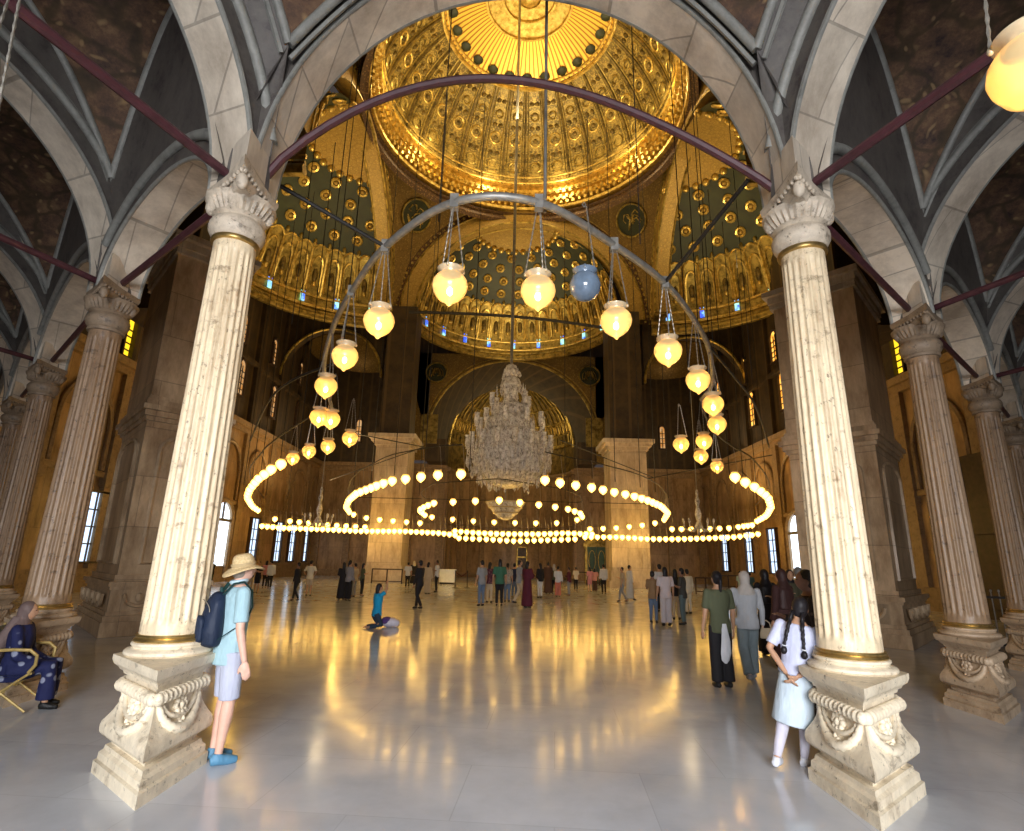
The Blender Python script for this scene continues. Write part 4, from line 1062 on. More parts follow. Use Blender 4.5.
p_ = P0(806, 650); person('woman in grey headscarf standing left of the right front column', p_, 30, 1.74, 'tan', ('down', 'down'), 'stand', C_('slate_top', (.13, .14, .15)), 'long', grey_c, 'wide', (.02, .02, .02), (.16, .16, .16), 'scarf', 1.0, 1)
person('man in a dark plaid shirt, half hidden by the right front column', (3.36, 6.55, 0), 75, 1.72, 'brown', ('front', 'down'), 'stand', C_('dark_plaid', (.035, .028, .028), .8, ((.12, .09, .08), 14)), 'long', black_c, 'trousers', (.02, .02, .02), (.03, .025, .02), 'short', 1.05, 1)
# --- far crowd (pixel of the feet, top of the head)
crowd = [
 ('person in dark shirt and beige trousers, leftmost of the far walkers', 249, 592, 565, 20, 'tan', ('down', 'down'), 'stand', navy, 'short', beige, 'trousers', 'short'),
 ('man in black T-shirt and black shorts with bare legs, far left', 256, 593, 563, 170, 'tan', ('folded', 'folded'), 'stand', black_c, 'short', black_c, 'shorts', 'short'),
 ('woman in pink top and dark trousers, far left', 264, 588, 563, 10, 'pale', ('down', 'down'), 'stand', pink, 'short', black_c, 'trousers', 'long'),
 ('man in white shirt and black trousers, far left by the windows', 269, 589, 560, 30, 'tan', ('down', 'swing'), 'walk', white_c, 'long', black_c, 'trousers', 'short'),
 ('slim person all in black walking alone on the left', 295, 601, 562, 80, 'brown', ('down', 'down'), 'walk', black_c, 'long', black_c, 'trousers', 'short'),
 ('person in cream T-shirt and light shorts seen from behind', 308, 596, 560, 0, 'tan', ('hip', 'hip'), 'stand', cream_c, 'short', beige, 'shorts', 'short'),
 ('woman in light grey top and black skirt, left group', 341, 600, 562, 20, 'tan', ('folded', 'folded'), 'stand', grey_c, 'long', black_c, 'robe', 'long'),
 ('woman in grey and black with a dark ponytail, left group', 347, 601, 560, -30, 'tan', ('down', 'folded'), 'stand', C_('mid_grey', (.24, .24, .27)), 'long', black_c, 'wide', 'pony'),
 ('person in khaki top, middle of the left group', 353, 597, 563, 60, 'tan', ('down', 'down'), 'stand', beige, 'short', grey_c, 'trousers', 'short'),
 ('woman with long dark hair in olive top, right of the left group', 361, 596, 563, -60, 'tan', ('front', 'folded'), 'stand', olive, 'short', black_c, 'trousers', 'long'),
 ('person in white shirt and black trousers, left of the man in the black suit', 407, 588, 562, 10, 'tan', ('down', 'down'), 'stand', white_c, 'short', black_c, 'trousers', 'short'),
 ('person in cream headscarf and black skirt, far behind the man in the black suit', 413, 584, 561, 20, 'tan', ('down', 'folded'), 'stand', white_c, 'long', black_c, 'robe', 'scarf'),
 ('man in a black suit with legs apart, walking across the centre left', 418, 609, 560, 60, 'brown', ('folded', 'down'), 'walk', black_c, 'long', black_c, 'trousers', 'short'),
 ('woman in a brown dress right behind the man in the black suit', 427, 594, 562, -20, 'tan', ('down', 'down'), 'stand', brown_c, 'long', beige, 'robe', 'long'),
 ('person in white T-shirt and black trousers left of the white box', 436, 592, 560, 90, 'brown', ('down', 'front'), 'stand', white_c, 'short', black_c, 'trousers', 'short'),
 ('man in grey shirt and jeans, leftmost of the central crowd', 481, 606, 560, 40, 'tan', ('down', 'down'), 'stand', grey_c, 'short', jeans, 'trousers', 'short'),
 ('woman in patterned maroon top, left of the central crowd', 489, 603, 562, -20, 'brown', ('folded', 'folded'), 'stand', C_('maroon_print', (.10, .03, .05), .8, ((.3, .16, .15), 16)), 'long', beige, 'trousers', 'long'),
 ('woman in black top and green skirt, left of the central crowd', 499, 606, 559, 10, 'tan', ('down', 'down'), 'stand', green_c, 'short', black_c, 'trousers', 'long'),
 ('person in pale top and jeans between the green skirt and the beige trousers', 507, 602, 563, 15, 'tan', ('down', 'down'), 'stand', C_('pale_print', (.42, .38, .32), .8, ((.1, .1, .12), 18)), 'short', jeans, 'trousers', 'pony'),
 ('person in dark top and blue jeans in the central crowd', 514, 598, 563, -30, 'tan', ('folded', 'down'), 'stand', navy, 'short', jeans, 'trousers', 'short'),
 ('man in grey shirt and beige trousers striding in the central crowd', 519, 604, 560, -70, 'tan', ('front', 'down'), 'walk', grey_c, 'short', beige, 'trousers', 'short'),
 ('woman in a long maroon dress, centre of the crowd', 527, 608, 561, -40, 'tan', ('front', 'folded'), 'stand', None, 'long', maroon, 'robe', 'long'),
 ('woman in black vest and white trousers with long dark hair', 540, 598, 563, 40, 'tan', ('down', 'hip'), 'stand', black_c, 'long', white_c, 'trousers', 'long'),
 ('woman in brown clothes behind the woman in white trousers', 548, 594, 562, 10, 'brown', ('down', 'down'), 'stand', cream_c, 'short', brown_c, 'robe', 'short'),
 ('person in cream cap and dark clothes in the central crowd', 554, 594, 564, -10, 'tan', ('down', 'down'), 'stand', olive, 'long', black_c, 'trousers', 'scarf'),
 ('woman in white top and coral trousers, right of the central crowd', 558, 597, 566, -20, 'tan', ('down', 'folded'), 'stand', white_c, 'long', C_('coral_cloth', (.60, .20, .14)), 'wide', 'short'),
 ('person in dark maroon jacket and grey trousers, right of the coral trousers', 569, 596, 567, 70, 'brown', ('folded', 'front'), 'stand', maroon, 'long', grey_c, 'trousers', 'short'),
 ('person in cream top and black trousers near the green door', 576, 591, 567, 20, 'tan', ('down', 'down'), 'stand', cream_c, 'short', black_c, 'trousers', 'short'),
 ('woman in pink top with bare legs in front of the green door', 590, 592, 567, 20, 'pale', ('down', 'down'), 'stand', pink, 'short', pink, 'shorts', 'long'),
 ('child in salmon top beside the man in the white shirt', 595, 592, 569, -20, 'tan', ('down', 'down'), 'stand', C_('salmon_cloth', (.75, .36, .30)), 'short', brown_c, 'wide', 'long'),
 ('man in white shirt and black trousers with his back turned, before the green door', 604, 594, 564, 10, 'tan', ('down', 'down'), 'stand', white_c, 'long', black_c, 'trousers', 'short'),
 ('person in beige shirt walking left of the man in the white robe', 623, 602, 567, 80, 'tan', ('front', 'down'), 'walk', beige, 'short', grey_c, 'trousers', 'short'),
 ('man in a long white robe walking past the right pale pier', 630, 600, 565, -75, 'tan', ('down', 'down'), 'walk', None, 'long', white_c, 'robe', 'short'),
 ('person in tan top and jeans, leftmost of the right group', 654, 623, 571, -30, 'brown', ('down', 'front'), 'stand', C_('tan_cloth', (.30, .19, .10)), 'short', jeans, 'trousers', 'short'),
 ('man in white shirt and black trousers behind the right group', 661, 612, 564, 20, 'tan', ('down', 'down'), 'stand', white_c, 'long', black_c, 'trousers', 'short'),
 ('woman in pale pink shirt and trousers with long dark hair, centre of the right group', 667, 626, 567, 5, 'tan', ('down', 'down'), 'stand', C_('pale_pink', (.66, .58, .60)), 'short', C_('pale_pink_trousers', (.62, .57, .60)), 'wide', 'long'),
 ('person in black top and beige trousers in the right group', 677, 620, 569, -10, 'brown', ('folded', 'down'), 'stand', black_c, 'short', beige, 'trousers', 'long'),
 ('man in dark grey shirt and slate trousers, right side of the right group', 684, 625, 568, 60, 'brown', ('down', 'front'), 'stand', C_('charcoal_shirt', (.06, .06, .055)), 'short', C_('slate_trousers', (.12, .17, .18)), 'trousers', 'short'),
 ('person in cream shirt behind the man in dark grey', 689, 614, 569, 20, 'tan', ('down', 'down'), 'stand', cream_c, 'long', cream_c, 'trousers', 'short'),
 ('person in white and mint top far away between the right windows', 742, 602, 571, 10, 'tan', ('down', 'down'), 'stand', C_('mint_cloth', (.50, .66, .55)), 'short', beige, 'trousers', 'short'),
 ('person in teal shirt far away beside the right window', 752, 603, 572, 0, 'tan', ('down', 'down'), 'stand', teal, 'short', teal, 'trousers', 'short'),
 ('person with raised phone silhouetted against the left bright doorway', 209, 588, 560, 60, 'brown', ('photo', 'down'), 'stand', black_c, 'long', olive, 'trousers', 'short'),
]
for k, (lb, px, py, pt, face, sk, ar, lgs, tp, slv, bt, bk, hk) in enumerate(crowd):
    if k < 0: continue
    loc = P0(px, py); H = ht(px, py, pt)
    if 'child' in lb: H = 1.4
    hc = {'scarf': (.45, .40, .34)}.get(hk, (.018, .014, .012))
    person(lb, loc, face, H, sk, ar, lgs, tp, slv, bt, bk, (.03, .03, .03), hc, hk, 1. + .04 * ((k * 7) % 3 - 1), 0, vox=.018 if loc[1] < 22 else .026)
# kneeling child in blue with raised arms
person('child in a bright blue shirt kneeling with both arms raised on the left floor', P0(376, 628), -50, 1.50, 'tan', ('up', 'photo'), 'kneel', C_('bright_blue_shirt', (.01, .30, .55)), 'short', C_('dark_denim', (.03, .05, .08)), 'trousers', None, (.02, .015, .012), 'long', 1.0, 0, vox=.014)
kb = P0(389, 627)
t = thing('bundle', 'small white and purple bundle lying right of the kneeling child', 'bundle', kb)
b = mb(C_('bundle_white', (.66, .62, .70))); b.ell((0, 0, .12), .24, .18, .12, 16, 10); b.ell((.14, .02, .10), .13, .12, .10); b.build('white_cloth', t)
b = mb(C_('bundle_purple', (.10, .05, .20))); b.ell((-.06, -.03, .15), .15, .16, .11, 14, 9); b.build('purple_cloth', t)

# --- seated woman with the folding chair
SWL = (-5.62, 6.95, 0)
def shawl(t, H, v, Z, A, HC, Rh):
    m = mb(C_('taupe_shawl', (.17, .12, .11)))
    m.stack([(0, (-.03 - .02 * k) * H, (Z(.90) - .05 * k) * H, (.05 + .012 * k) * H, (.045 + .004 * k) * H) for k in range(8)], 16); o = m.build('shawl', t); bake(o, .016, 5)
person('woman in a navy flowered dress and brown shawl, seated at far left', SWL, -68, 1.52, 'tan', ('lap', 'lap'), 'sit', None, 'long', C_('navy_flowered', (.012, .016, .07), .8, ((.22, .24, .33), 9)), 'robe', (.01, .01, .01), (.16, .11, .10), 'scarf', 1.08, 1, extra=shawl)
def chair():
    t = thing('folding_chair', 'gold-coloured folding armchair under the seated woman at far left', 'chair', SWL, math.radians(-68))
    gd = m_plain('bamboo_yellow_tube', (.42, .30, .10), .4, .3, .3, 20); fb = C_('chair_canvas', (.34, .36, .30))
    s = mb(fb); s.grid(lambda u, w: (-.25 + .5 * u, -.22 + .46 * w, .40 - .03 * math.sin(PI * u)), 10, 6); s.grid(lambda u, w: (-.25 + .5 * u, -.22 + .46 * w, .38 - .03 * math.sin(PI * u)), 10, 6, flip=True); s.build('seat', t)
    s = mb(fb); s.box(-.25, .25, -.27, -.25, .55, .88); s.build('backrest', t)
    for q in (-1, 1):
        for (a, b_) in (((q * .27, -.24, .42), (q * .27, .26, .02)), ((q * .27, .24, .42), (q * .27, -.28, .02))):
            k = mb(gd); k.tube([a, b_], .014, 8); k.build('leg', t)
        k = mb(gd); k.tube([(q * .27, -.26, .40), (q * .27, -.27, .9)], .014, 8); k.build('back_post', t)
        k = mb(gd); k.tube([(q * .28, -.26, .66), (q * .30, .05, .67), (q * .30, .20, .66), (q * .29, .27, .60), (q * .28, .27, .50), (q * .28, .22, .42)], .018, 8); k.build('armrest', t)
    k = mb(gd); k.tube([(-.27, -.24, .41), (.27, -.24, .41)], .013, 8).tube([(-.27, .24, .41), (.27, .24, .41)], .013, 8); k.build('seat_rail', t)
chair()
t = thing('cloth_bag', 'large pale grey cloth bag slumped beside the folding chair at the far left edge', 'bag', (-6.15, 6.35, 0))
b = mb(C_('pale_grey_sack', (.40, .43, .48))); b.stack([(0, 0, .0, .26, .22), (0, 0, .1, .32, .27), (.02, 0, .35, .30, .25), (0, .02, .55, .22, .18), (.02, 0, .68, .10, .08), (.03, 0, .76, .13, .10)], 22); o = b.build('sack_body', t); bake(o, .018, 5)
b = mb(C_('sack_cord', (.2, .17, .12))); b.tube([(.02 + .1 * math.cos(a), .08 * math.sin(a), .685) for a in [i * PI / 8 for i in range(16)]], .012, 6, True); b.build('cord', t)

# ================================================================== HANGING RINGS AND LAMPS
LZ = 4.75; RZ = 5.84
def glamp(name, label, r, loc, on=True, chains=3, chain_h=1.05, group=None, big=True, hook=0.):
    t = thing(name, label, 'lamp', loc, 0, group)
    k = r / .21
    n = 32 if big else 12
    prof = [(0.012, -.255), (.02, -.25), (.032, -.232), (.05, -.215), (.10, -.185), (.155, -.135), (.195, -.06), (.208, .0), (.195, .065), (.16, .12), (.125, .15)] if on else [(.01, -.20), (.06, -.195), (.13, -.155), (.18, -.09), (.20, 0), (.18, .09), (.13, .15), (.10, .165)]
    g = mb(M['globe' if on and big else 'globe2' if on else 'globeoff']).lathe([(a * k, z * k) for a, z in prof], n=n, cap=False)
    g.build('globe', t, smooth=180)
    if big and on: mb(M['bulb']).ell((0, 0, -.07 * k), .034, .034, .05, 10, 7).build('bulb', t)
    c = mb(M['rim' if on else 'globeoff']).lathe([(a * k, z * k) for a, z in ((.122, .148), (.128, .175), (.155, .20), (.160, .215), (.150, .222), (.12, .19), (.108, .15))], n=n, cap=False)
    if big:
        for i in range(3): a = 2 * PI * i / 3 + .4; c.ell((.155 * k * math.cos(a), .155 * k * math.sin(a), .205 * k), .018, .018, .025, 6, 4)
    c.build('collar', t, smooth=60)
    if chains:
        rg = chain_h
        for i in range(chains):
            a = 2 * PI * i / 3 + .4; p0 = V((.155 * k * math.cos(a), .155 * k * math.sin(a), .21 * k)); p1 = V((.03 * math.cos(a), .03 * math.sin(a), rg - .02))
            q = mb(M['chain']); N = int(rg / .045) if big else 2
            pts = [p0 + (p1 - p0) * (j / N) for j in range(N + 1)]; q.tube(pts, [.011 if j % 2 else .006 for j in range(N + 1)] if big else .008, 5 if big else 4, cap=False); q.build('chain', t, smooth=0)
        q = mb(M['chain']); q.tube([(0, 0, rg - .04), (.02, 0, rg), (0, 0, rg + .03), (-.02, 0, rg), (0, 0, rg - .04)], .008, 5); q.build('hook', t)
    return t
def spot(px, py, z=LZ): return at_z(px, py, z)
nearl = [((450, 286), 'large lit globe lamp, highest on the left of the near arc of the iron ring'), ((538, 291), 'large pale lit globe lamp at the middle of the near arc of the iron ring'),
 ((616, 321), 'lit globe lamp right of the unlit blue-grey globe'), ((668, 351), 'lit globe lamp second to the right of the unlit blue-grey globe'), ((698, 380), 'lit globe lamp third to the right of the unlit blue-grey globe'),
 ((713, 404), 'lit globe lamp fourth down the right arc of the iron ring'), ((717, 424), 'lit globe lamp just under the fourth one of the right arc'), ((704, 441), 'lit globe lamp at the inner foot of the right arc'), ((681, 444), 'lit globe lamp hanging alone inside the right arc'),
 ((701, 456), 'amber lit globe lamp below the inner foot of the right arc'), ((717, 466), 'lit globe lamp starting the right wing of lights'), ((379, 321), 'large lit globe lamp second on the left of the near arc'), ((345, 356), 'lit globe lamp third on the left of the near arc'),
 ((326, 386), 'lit globe lamp fourth down the left arc of the iron ring'), ((319, 417), 'left one of two touching lit globe lamps on the left arc'), ((331, 419), 'right one of two touching lit globe lamps on the left arc'),
 ((328, 446), 'lit globe lamp under the two touching ones of the left arc'), ((350, 438), 'lit globe lamp hanging alone inside the left arc'), ((309, 451), 'lit globe lamp starting the left wing of lights'), ((293, 458), 'pale lit globe lamp second of the left wing of lights')]
pn = []
for k, (p, lb) in enumerate(nearl):
    q = spot(*p); r = .205 if q.y < 9 else .19
    if k == 0: proto = glamp('globe_lamp', lb, .205, q, group='globe lamps of the near iron ring'); pn.append(q); continue
    dup(proto, q, lb, rotz=k * .7); pn.append(q)
glamp('globe_lamp', 'unlit blue-grey glass globe on the near arc of the iron ring', .185, spot(585, 286), on=False, chains=1, group='globe lamps of the near iron ring')
d = ray(1036, 68); q = V((0, 0, CH)) + d * 2.75; glamp('globe_lamp', 'large lit globe lamp at the top right corner under the gallery vault', .195, q, chain_h=1.6)
d = ray(-56, 205); q = V((0, 0, CH)) + d * 3.3; glamp('globe_lamp', 'lamp chains at the upper left edge under the gallery vault', .195, q, chain_h=1.9)
# far lamps: one small lamp kind copied along the far rings
def path_pts(pts, n):
    pts = [V(p) for p in pts]; L = [0]
    for a, b in zip(pts, pts[1:]): L.append(L[-1] + (b - a).length)
    out = []
    for i in range(n):
        s = L[-1] * i / (n - 1); k = max(j for j in range(len(L)) if L[j] <= s + 1e-9); k = min(k, len(pts) - 2); f = (s - L[k]) / max(1e-9, L[k + 1] - L[k]); out.append(pts[k].lerp(pts[k + 1], f))
    return out
far = None
def farlamps(pts, n, z, label, group, k=.2):
    global far
    res = []
    W = []
    for a in path_pts(pts, 160):
        q = at_z(a.x, a.y, z)
        if q.y > 40: q = at_y(a.x, a.y, 40)
        if abs(q.x) > 17.6: f = 17.6 / abs(q.x); q = V((q.x * f, q.y * f, CH + (q.z - CH) * f))
        W.append(q)
    for i, q in enumerate(path_pts(W, n)):
        if far is None: far = glamp('globe_lamp', label, .18, q, chains=1, chain_h=1.1, group=group, big=False)
        else: dup(far, q, label, group=group)
        res.append(q)
    return res
R1 = farlamps([(281, 464), (270, 470), (258, 479), (250, 489), (247, 497), (252, 506), (262, 513), (275, 519)], 17, LZ, 'small lit globe lamp in the left wing of lights, among its bright curve', 'lamps of the left wing curve')
R2 = farlamps([(735, 477), (745, 482), (757, 488), (768, 497), (771, 507), (767, 515), (757, 521)], 16, LZ, 'small lit globe lamp in the right wing of lights, among its bright curve', 'lamps of the right wing curve')
R3 = farlamps([(461, 474), (434, 475), (412, 478), (395, 480), (380, 484), (368, 489), (357, 493), (349, 500), (346, 507), (350, 513), (360, 517), (375, 519), (395, 521), (420, 523)], 30, LZ, 'small lit globe lamp of the middle ring, left half', 'lamps of the middle ring, left half')
R4 = farlamps([(545, 480), (567, 484), (590, 487), (609, 491), (625, 494), (638, 497), (650, 501), (661, 506), (668, 513), (664, 520), (652, 524), (635, 526), (615, 528), (590, 529)], 30, LZ, 'small lit globe lamp of the middle ring, right half', 'lamps of the middle ring, right half')
R5 = farlamps([(425, 515), (419, 510), (424, 507), (433, 503), (449, 502), (473, 501), (500, 500), (525, 503), (550, 506), (568, 509), (580, 513), (583, 518), (576, 520), (568, 522), (555, 523), (525, 523), (490, 522), (473, 521), (458, 520), (443, 518), (432, 517)], 26, LZ, 'small lit globe lamp of the innermost ring under the crystal chandelier', 'lamps of the innermost ring')
R6 = farlamps([(262, 526), (285, 528), (320, 529), (360, 531), (400, 531), (440, 533), (455, 535)], 36, 4.0, 'tiny lit globe lamp in the farthest row of lights, left half', 'far row of lamps, left half')
R7 = farlamps([(585, 537), (620, 537), (650, 539), (680, 539), (710, 538), (735, 537), (758, 534)], 29, 4.0, 'tiny lit globe lamp in the farthest row of lights, right half', 'far row of lamps, right half')
R8 = farlamps([(455, 531), (480, 533), (510, 534), (540, 534), (565, 533), (592, 534)], 24, 3.9, 'tiny lit globe lamp in the crowded row below the lower crystal bowl', 'crowded lamps below the crystal bowl')
R9 = farlamps([(459, 538), (485, 539), (515, 541), (545, 540), (575, 539)], 18, 3.6, 'tiny lit globe lamp in the lowest central row of lights', 'lowest central lamps')
R10 = farlamps([(290, 521), (330, 525), (365, 527)], 9, 4.4, 'tiny lit globe lamp between the left wing and the middle ring', 'lamps between left wing and middle ring')
R11 = farlamps([(672, 529), (700, 529), (730, 528), (752, 525)], 11, 4.4, 'tiny lit globe lamp between the middle ring and the right wing', 'lamps between middle ring and right wing')
# --- iron rings the lamps hang from
def smooth_path(pts, n=8):
    P_ = [V(p) for p in pts]; out = []
    for i in range(len(P_) - 1):
        a, b, c, d = P_[max(0, i - 1)], P_[i], P_[i + 1], P_[min(len(P_) - 1, i + 2)]
        for k in range(n):
            t = k / n; out.append(.5 * ((2 * b) + (c - a) * t + (2 * a - 5 * b + 4 * c - d) * t * t + (3 * b - a - 3 * c + d) * t ** 3))
    out.append(P_[-1]); return out
def up(p, z=RZ): return V((p.x, p.y, z))
def zone(pts, label, r, m, z=RZ): 
    t = thing('iron_ring', label, 'iron ring', (0, 0, 0)); mb(M[m]).tube(smooth_path(pts), r, 8).build('ring_bar', t, smooth=60); return t
arc = [(328, 446), (319, 417), (326, 386), (345, 356), (379, 321), (450, 286), (538, 287), (616, 321), (668, 351), (698, 380), (713, 404), (715, 430), (704, 441)]
ring = zone([up(spot(*p)) for p in arc], 'big grey iron ring arching over the hall with large globe lamps', .050, 'iron')
for p in (arc[5], arc[6], arc[7], arc[8], arc[4], arc[3]):
    c = mb(M['iron']); q = up(spot(*p)); c.box(q.x - .05, q.x + .05, q.y - .05, q.y + .05, q.z - .09, q.z + .09); c.build('clamp', ring, smooth=0)
zone([up(spot(*p)) for p in ((330, 444), (309, 451), (293, 458), (270, 470), (258, 479), (247, 495), (262, 513))], 'thin black iron ring over the left wing of lights', .03, 'black')
zone([up(spot(*p)) for p in ((704, 447), (717, 466), (735, 477), (757, 488), (771, 507), (757, 521))], 'thin black iron ring over the right wing of lights', .03, 'black')
zone([up(q) for q in R3], 'thin black iron ring over the left half of the middle ring of lamps', .025, 'black')
zone([up(q) for q in R4], 'thin black iron ring over the right half of the middle ring of lamps', .025, 'black')
zone([up(q) for q in R5] + [up(R5[0])], 'thin black iron ring over the innermost lamps', .025, 'black')
def rod(name, label, a, b, r, m='black', cat='rod', group=None):
    o = mb(M[m]).tube([a, b], r, 8).build(name, smooth=60); return tag(o, label, cat, group)
# braces crossing between the rings
c0 = V((0, 25, RZ))
for k, (a, b, lb) in enumerate((((265, 177), (384, 300), 'black iron brace running from the left column cap towards the left globe lamps'), ((748, 180), (688, 285), 'black iron brace running down from the right column cap'))):
    A0 = at_z(*a, 6.2 if k == 0 else 6.2); B0 = up(spot(379, 321)) if k == 0 else up(spot(668, 351)); rod('iron_brace', lb, A0, B0, .028)
zone([up(spot(334, 410)), up(spot(285, 425)), up(spot(262, 442)), up(spot(246, 470))], 'curved black iron brace left of the left globe lamps', .03, 'black')
zone([up(spot(712, 400)), up(spot(738, 424)), up(spot(760, 448)), up(spot(772, 478))], 'curved black iron brace right of the right globe lamps', .03, 'black')
for a, b, lb in (((352, 433), (424, 447), 'iron brace from the left lone lamp to the left pale pier'), ((424, 447), (330, 480), 'iron brace crossing below the left pale pier top'), ((560, 440), (655, 478), 'iron brace crossing before the right pale pier'), ((640, 480), (772, 455), 'iron brace running behind the right wing of lights')):
    rod('iron_brace', lb, at_z(*a, 8.0), at_z(*b, 8.0) if b[1] < 460 else at_z(*b, 7.2), .03)
tie_y = 41.3
o = mb(M['black']).tube([at_y(409 + i * 20.2, 312 + (0 if i == 0 else -6 * math.sin(i / 12 * PI) + i * 2.0), tie_y) for i in range(11)], .12, 6).build('tie_rod'); tag(o, 'long dark iron tie across the opening of the far half dome', 'tie rod')
# suspension cables
cabs = [(246, 470, 34), (262, 463, 31), (281, 455, 28), (300, 440, 24), (312, 430, 22), (338, 400, 12), (355, 470, 33), (372, 470, 31), (395, 465, 29), (425, 462, 27), (470, 462, 27), (592, 470, 28), (615, 475, 29), (640, 480, 31), (655, 484, 33), (668, 490, 36),
        (690, 400, 14), (705, 430, 22), (716, 440, 24), (728, 455, 27), (742, 465, 30), (755, 472, 33), (766, 480, 36), (252, 480, 38), (268, 480, 40), (290, 480, 42), (420, 480, 38), (565, 480, 38)]
for k, (x, y, Y) in enumerate(cabs):
    p = at_y(x, y, Y); side = abs(p.x) > 10
    ztop = 28 if abs(p.x) < 9 else 22
    rod('suspension_cable', 'thin black cable rising from the lamp rings to the domes', (p.x, p.y, RZ - .02), (p.x, p.y, ztop), .022 if Y > 20 else .014, cat='cable', group='suspension cables of the lamp rings')
for x, y, Y, z in ((545, 205, 5.95, 24), (330, 330, 8.9, 20), (300, 260, 9.5, 20), (440, 200, 6.2, 22), (640, 240, 6.6, 22), (712, 330, 10.5, 20), (745, 300, 12, 20)):
    p = at_y(x, y, Y); rod('suspension_rod' if k == 0 else 'suspension_cable', 'thin black cable rising from the near iron ring' if x != 545 else 'grey rod rising from the middle of the near iron ring to the main dome', (p.x, p.y, RZ), (p.x * (1 if x != 545 else 1), p.y, z), .020 if x == 545 else .008, 'iron' if x == 545 else 'black', cat='cable' if x != 545 else 'rod', group='suspension cables of the near iron ring' if x != 545 else None)

# ================================================================== CRYSTAL CHANDELIERS
def chandelier():
    cx, cy = -.1, 31.0
    t = thing('crystal_chandelier', 'huge crystal chandelier hanging in the middle of the hall', 'chandelier', (cx, cy, 0))
    rg = random.Random(3)
    core = [(.05, 12.9), (.30, 12.75), (.42, 12.4), (.30, 12.1), (.50, 11.9), (.62, 11.5), (.40, 11.1), (.35, 10.7), (.55, 10.5), (.95, 10.3), (1.05, 9.7), (1.25, 9.5), (1.35, 8.9), (1.75, 8.6), (1.85, 7.9), (2.05, 7.6), (2.0, 6.9), (1.75, 6.4), (1.3, 6.0), (.8, 5.75), (.2, 5.6)]
    b = mb(M['crystal']).lathe(core, n=36, mod=lambda r, z, a: r * (1 + .05 * math.sin(a * 9 + z * 3))); b.build('crystal_body', t, smooth=20)
    d = mb(M['crystal'])
    def drop(x, y, z, l, w): d.add([(x, y, z), (x + w, y, z - l * .7), (x, y + w, z - l * .7), (x - w, y, z - l * .7), (x, y - w, z - l * .7), (x, y, z - l)], [(0, 1, 2), (0, 2, 3), (0, 3, 4), (0, 4, 1), (5, 2, 1), (5, 3, 2), (5, 4, 3), (5, 1, 4)])
    for z, r, n, l in ((12.4, .5, 14, .5), (11.5, .7, 18, .6), (10.4, 1.05, 26, .7), (9.6, 1.35, 32, .8), (8.9, 1.75, 40, .9), (8.1, 2.1, 48, .9), (7.4, 2.25, 52, .9), (6.8, 2.0, 46, .7), (6.3, 1.65, 36, .6), (5.95, 1.1, 24, .5)):
        for i in range(n):
            a = 2 * PI * i / n + z; q = r + rg.uniform(-.08, .15); drop(q * math.cos(a), q * math.sin(a), z + rg.uniform(-.1, .2), l * rg.uniform(.7, 1.2), .07)
    d.build('crystal_drops', t, smooth=0)
    for z, r, n in ((10.2, 1.1, 6), (9.0, 1.9, 10), (7.7, 2.35, 16)):
        for i in range(n):
            a = 2 * PI * (i + .3) / n; x, y = r * math.cos(a), r * math.sin(a)
            m = mb(M['crystal']); m.tube([(x * .6, y * .6, z - .3), (x * .8, y * .8, z - .45), (x, y, z - .25), (x, y, z)], .05, 6); m.lathe([(.05, 0), (.16, .03), (.10, .08), (.14, .15), (.17, .4), (.14, .68), (.17, .8)], (x, y, z), 10, cap=False); ar = m.build('arm', t, smooth=60)
            if (i * 5 + n) % 7 == 0: mb(M['candle']).ell((x, y, z + .35), .09, .09, .16, 8, 6).build('bulb', ar)
    mb(M['iron']).tube([(0, 0, 12.8), (0, 0, 40.5)], .09, 8).build('suspension_rod', t)
chandelier()
def bowl():
    t = thing('crystal_bowl', 'smaller crystal bowl chandelier directly below the huge one', 'chandelier', (-.3, 38, 0))
    b = mb(M['crystal']).lathe([(1.25, 5.55), (1.3, 5.45), (1.15, 5.2), (.95, 5.0), (.75, 4.75), (.5, 4.5), (.2, 4.35)], n=36, mod=lambda r, z, a: r * (1 + .03 * math.sin(a * 12))); b.build('crystal_body', t, smooth=20)
    d = mb(M['rim'])
    for z, r in ((5.5, 1.32), (5.15, 1.12), (4.8, .82)): d.tube([(r * math.cos(a), r * math.sin(a), z) for a in [i * PI / 18 for i in range(36)]], .05, 6, True)
    d.build('glass_rims', t)
    mb(M['iron']).tube([(0, 0, 5.4), (0, 0, 14)], .03, 6).build('suspension_rod', t)
bowl()
def small_ch(loc, label):
    t = thing('crystal_chandelier', label, 'chandelier', loc)
    b = mb(M['crystal']).lathe([(.05, 2.4), (.10, 2.2), (.06, 2.0), (.16, 1.7), (.08, 1.4), (.2, .9), (.1, .5), (.25, .2), (.1, 0), (.02, -.3)], n=12); b.build('crystal_stem', t)
    for i in range(10):
        a = 2 * PI * i / 10; m = mb(M['crystal']); m.tube([(.1 * math.cos(a), .1 * math.sin(a), .2), (.5 * math.cos(a), .5 * math.sin(a), -.1), (.85 * math.cos(a), .85 * math.sin(a), .1), (.9 * math.cos(a), .9 * math.sin(a), .5)], .035, 5); m.ell((.9 * math.cos(a), .9 * math.sin(a), .55), .08, .08, .12, 6, 5); m.build('arm', t)
    mb(M['iron']).tube([(0, 0, 2.3), (0, 0, 9)], .02, 5).build('suspension_rod', t)
p = at_y(318, 524, 37); small_ch((p.x, 37, p.z), 'small crystal chandelier under the left wing of lights')
p = at_y(699, 530, 34); small_ch((p.x, 34, p.z), 'small crystal chandelier before the right blind arches')

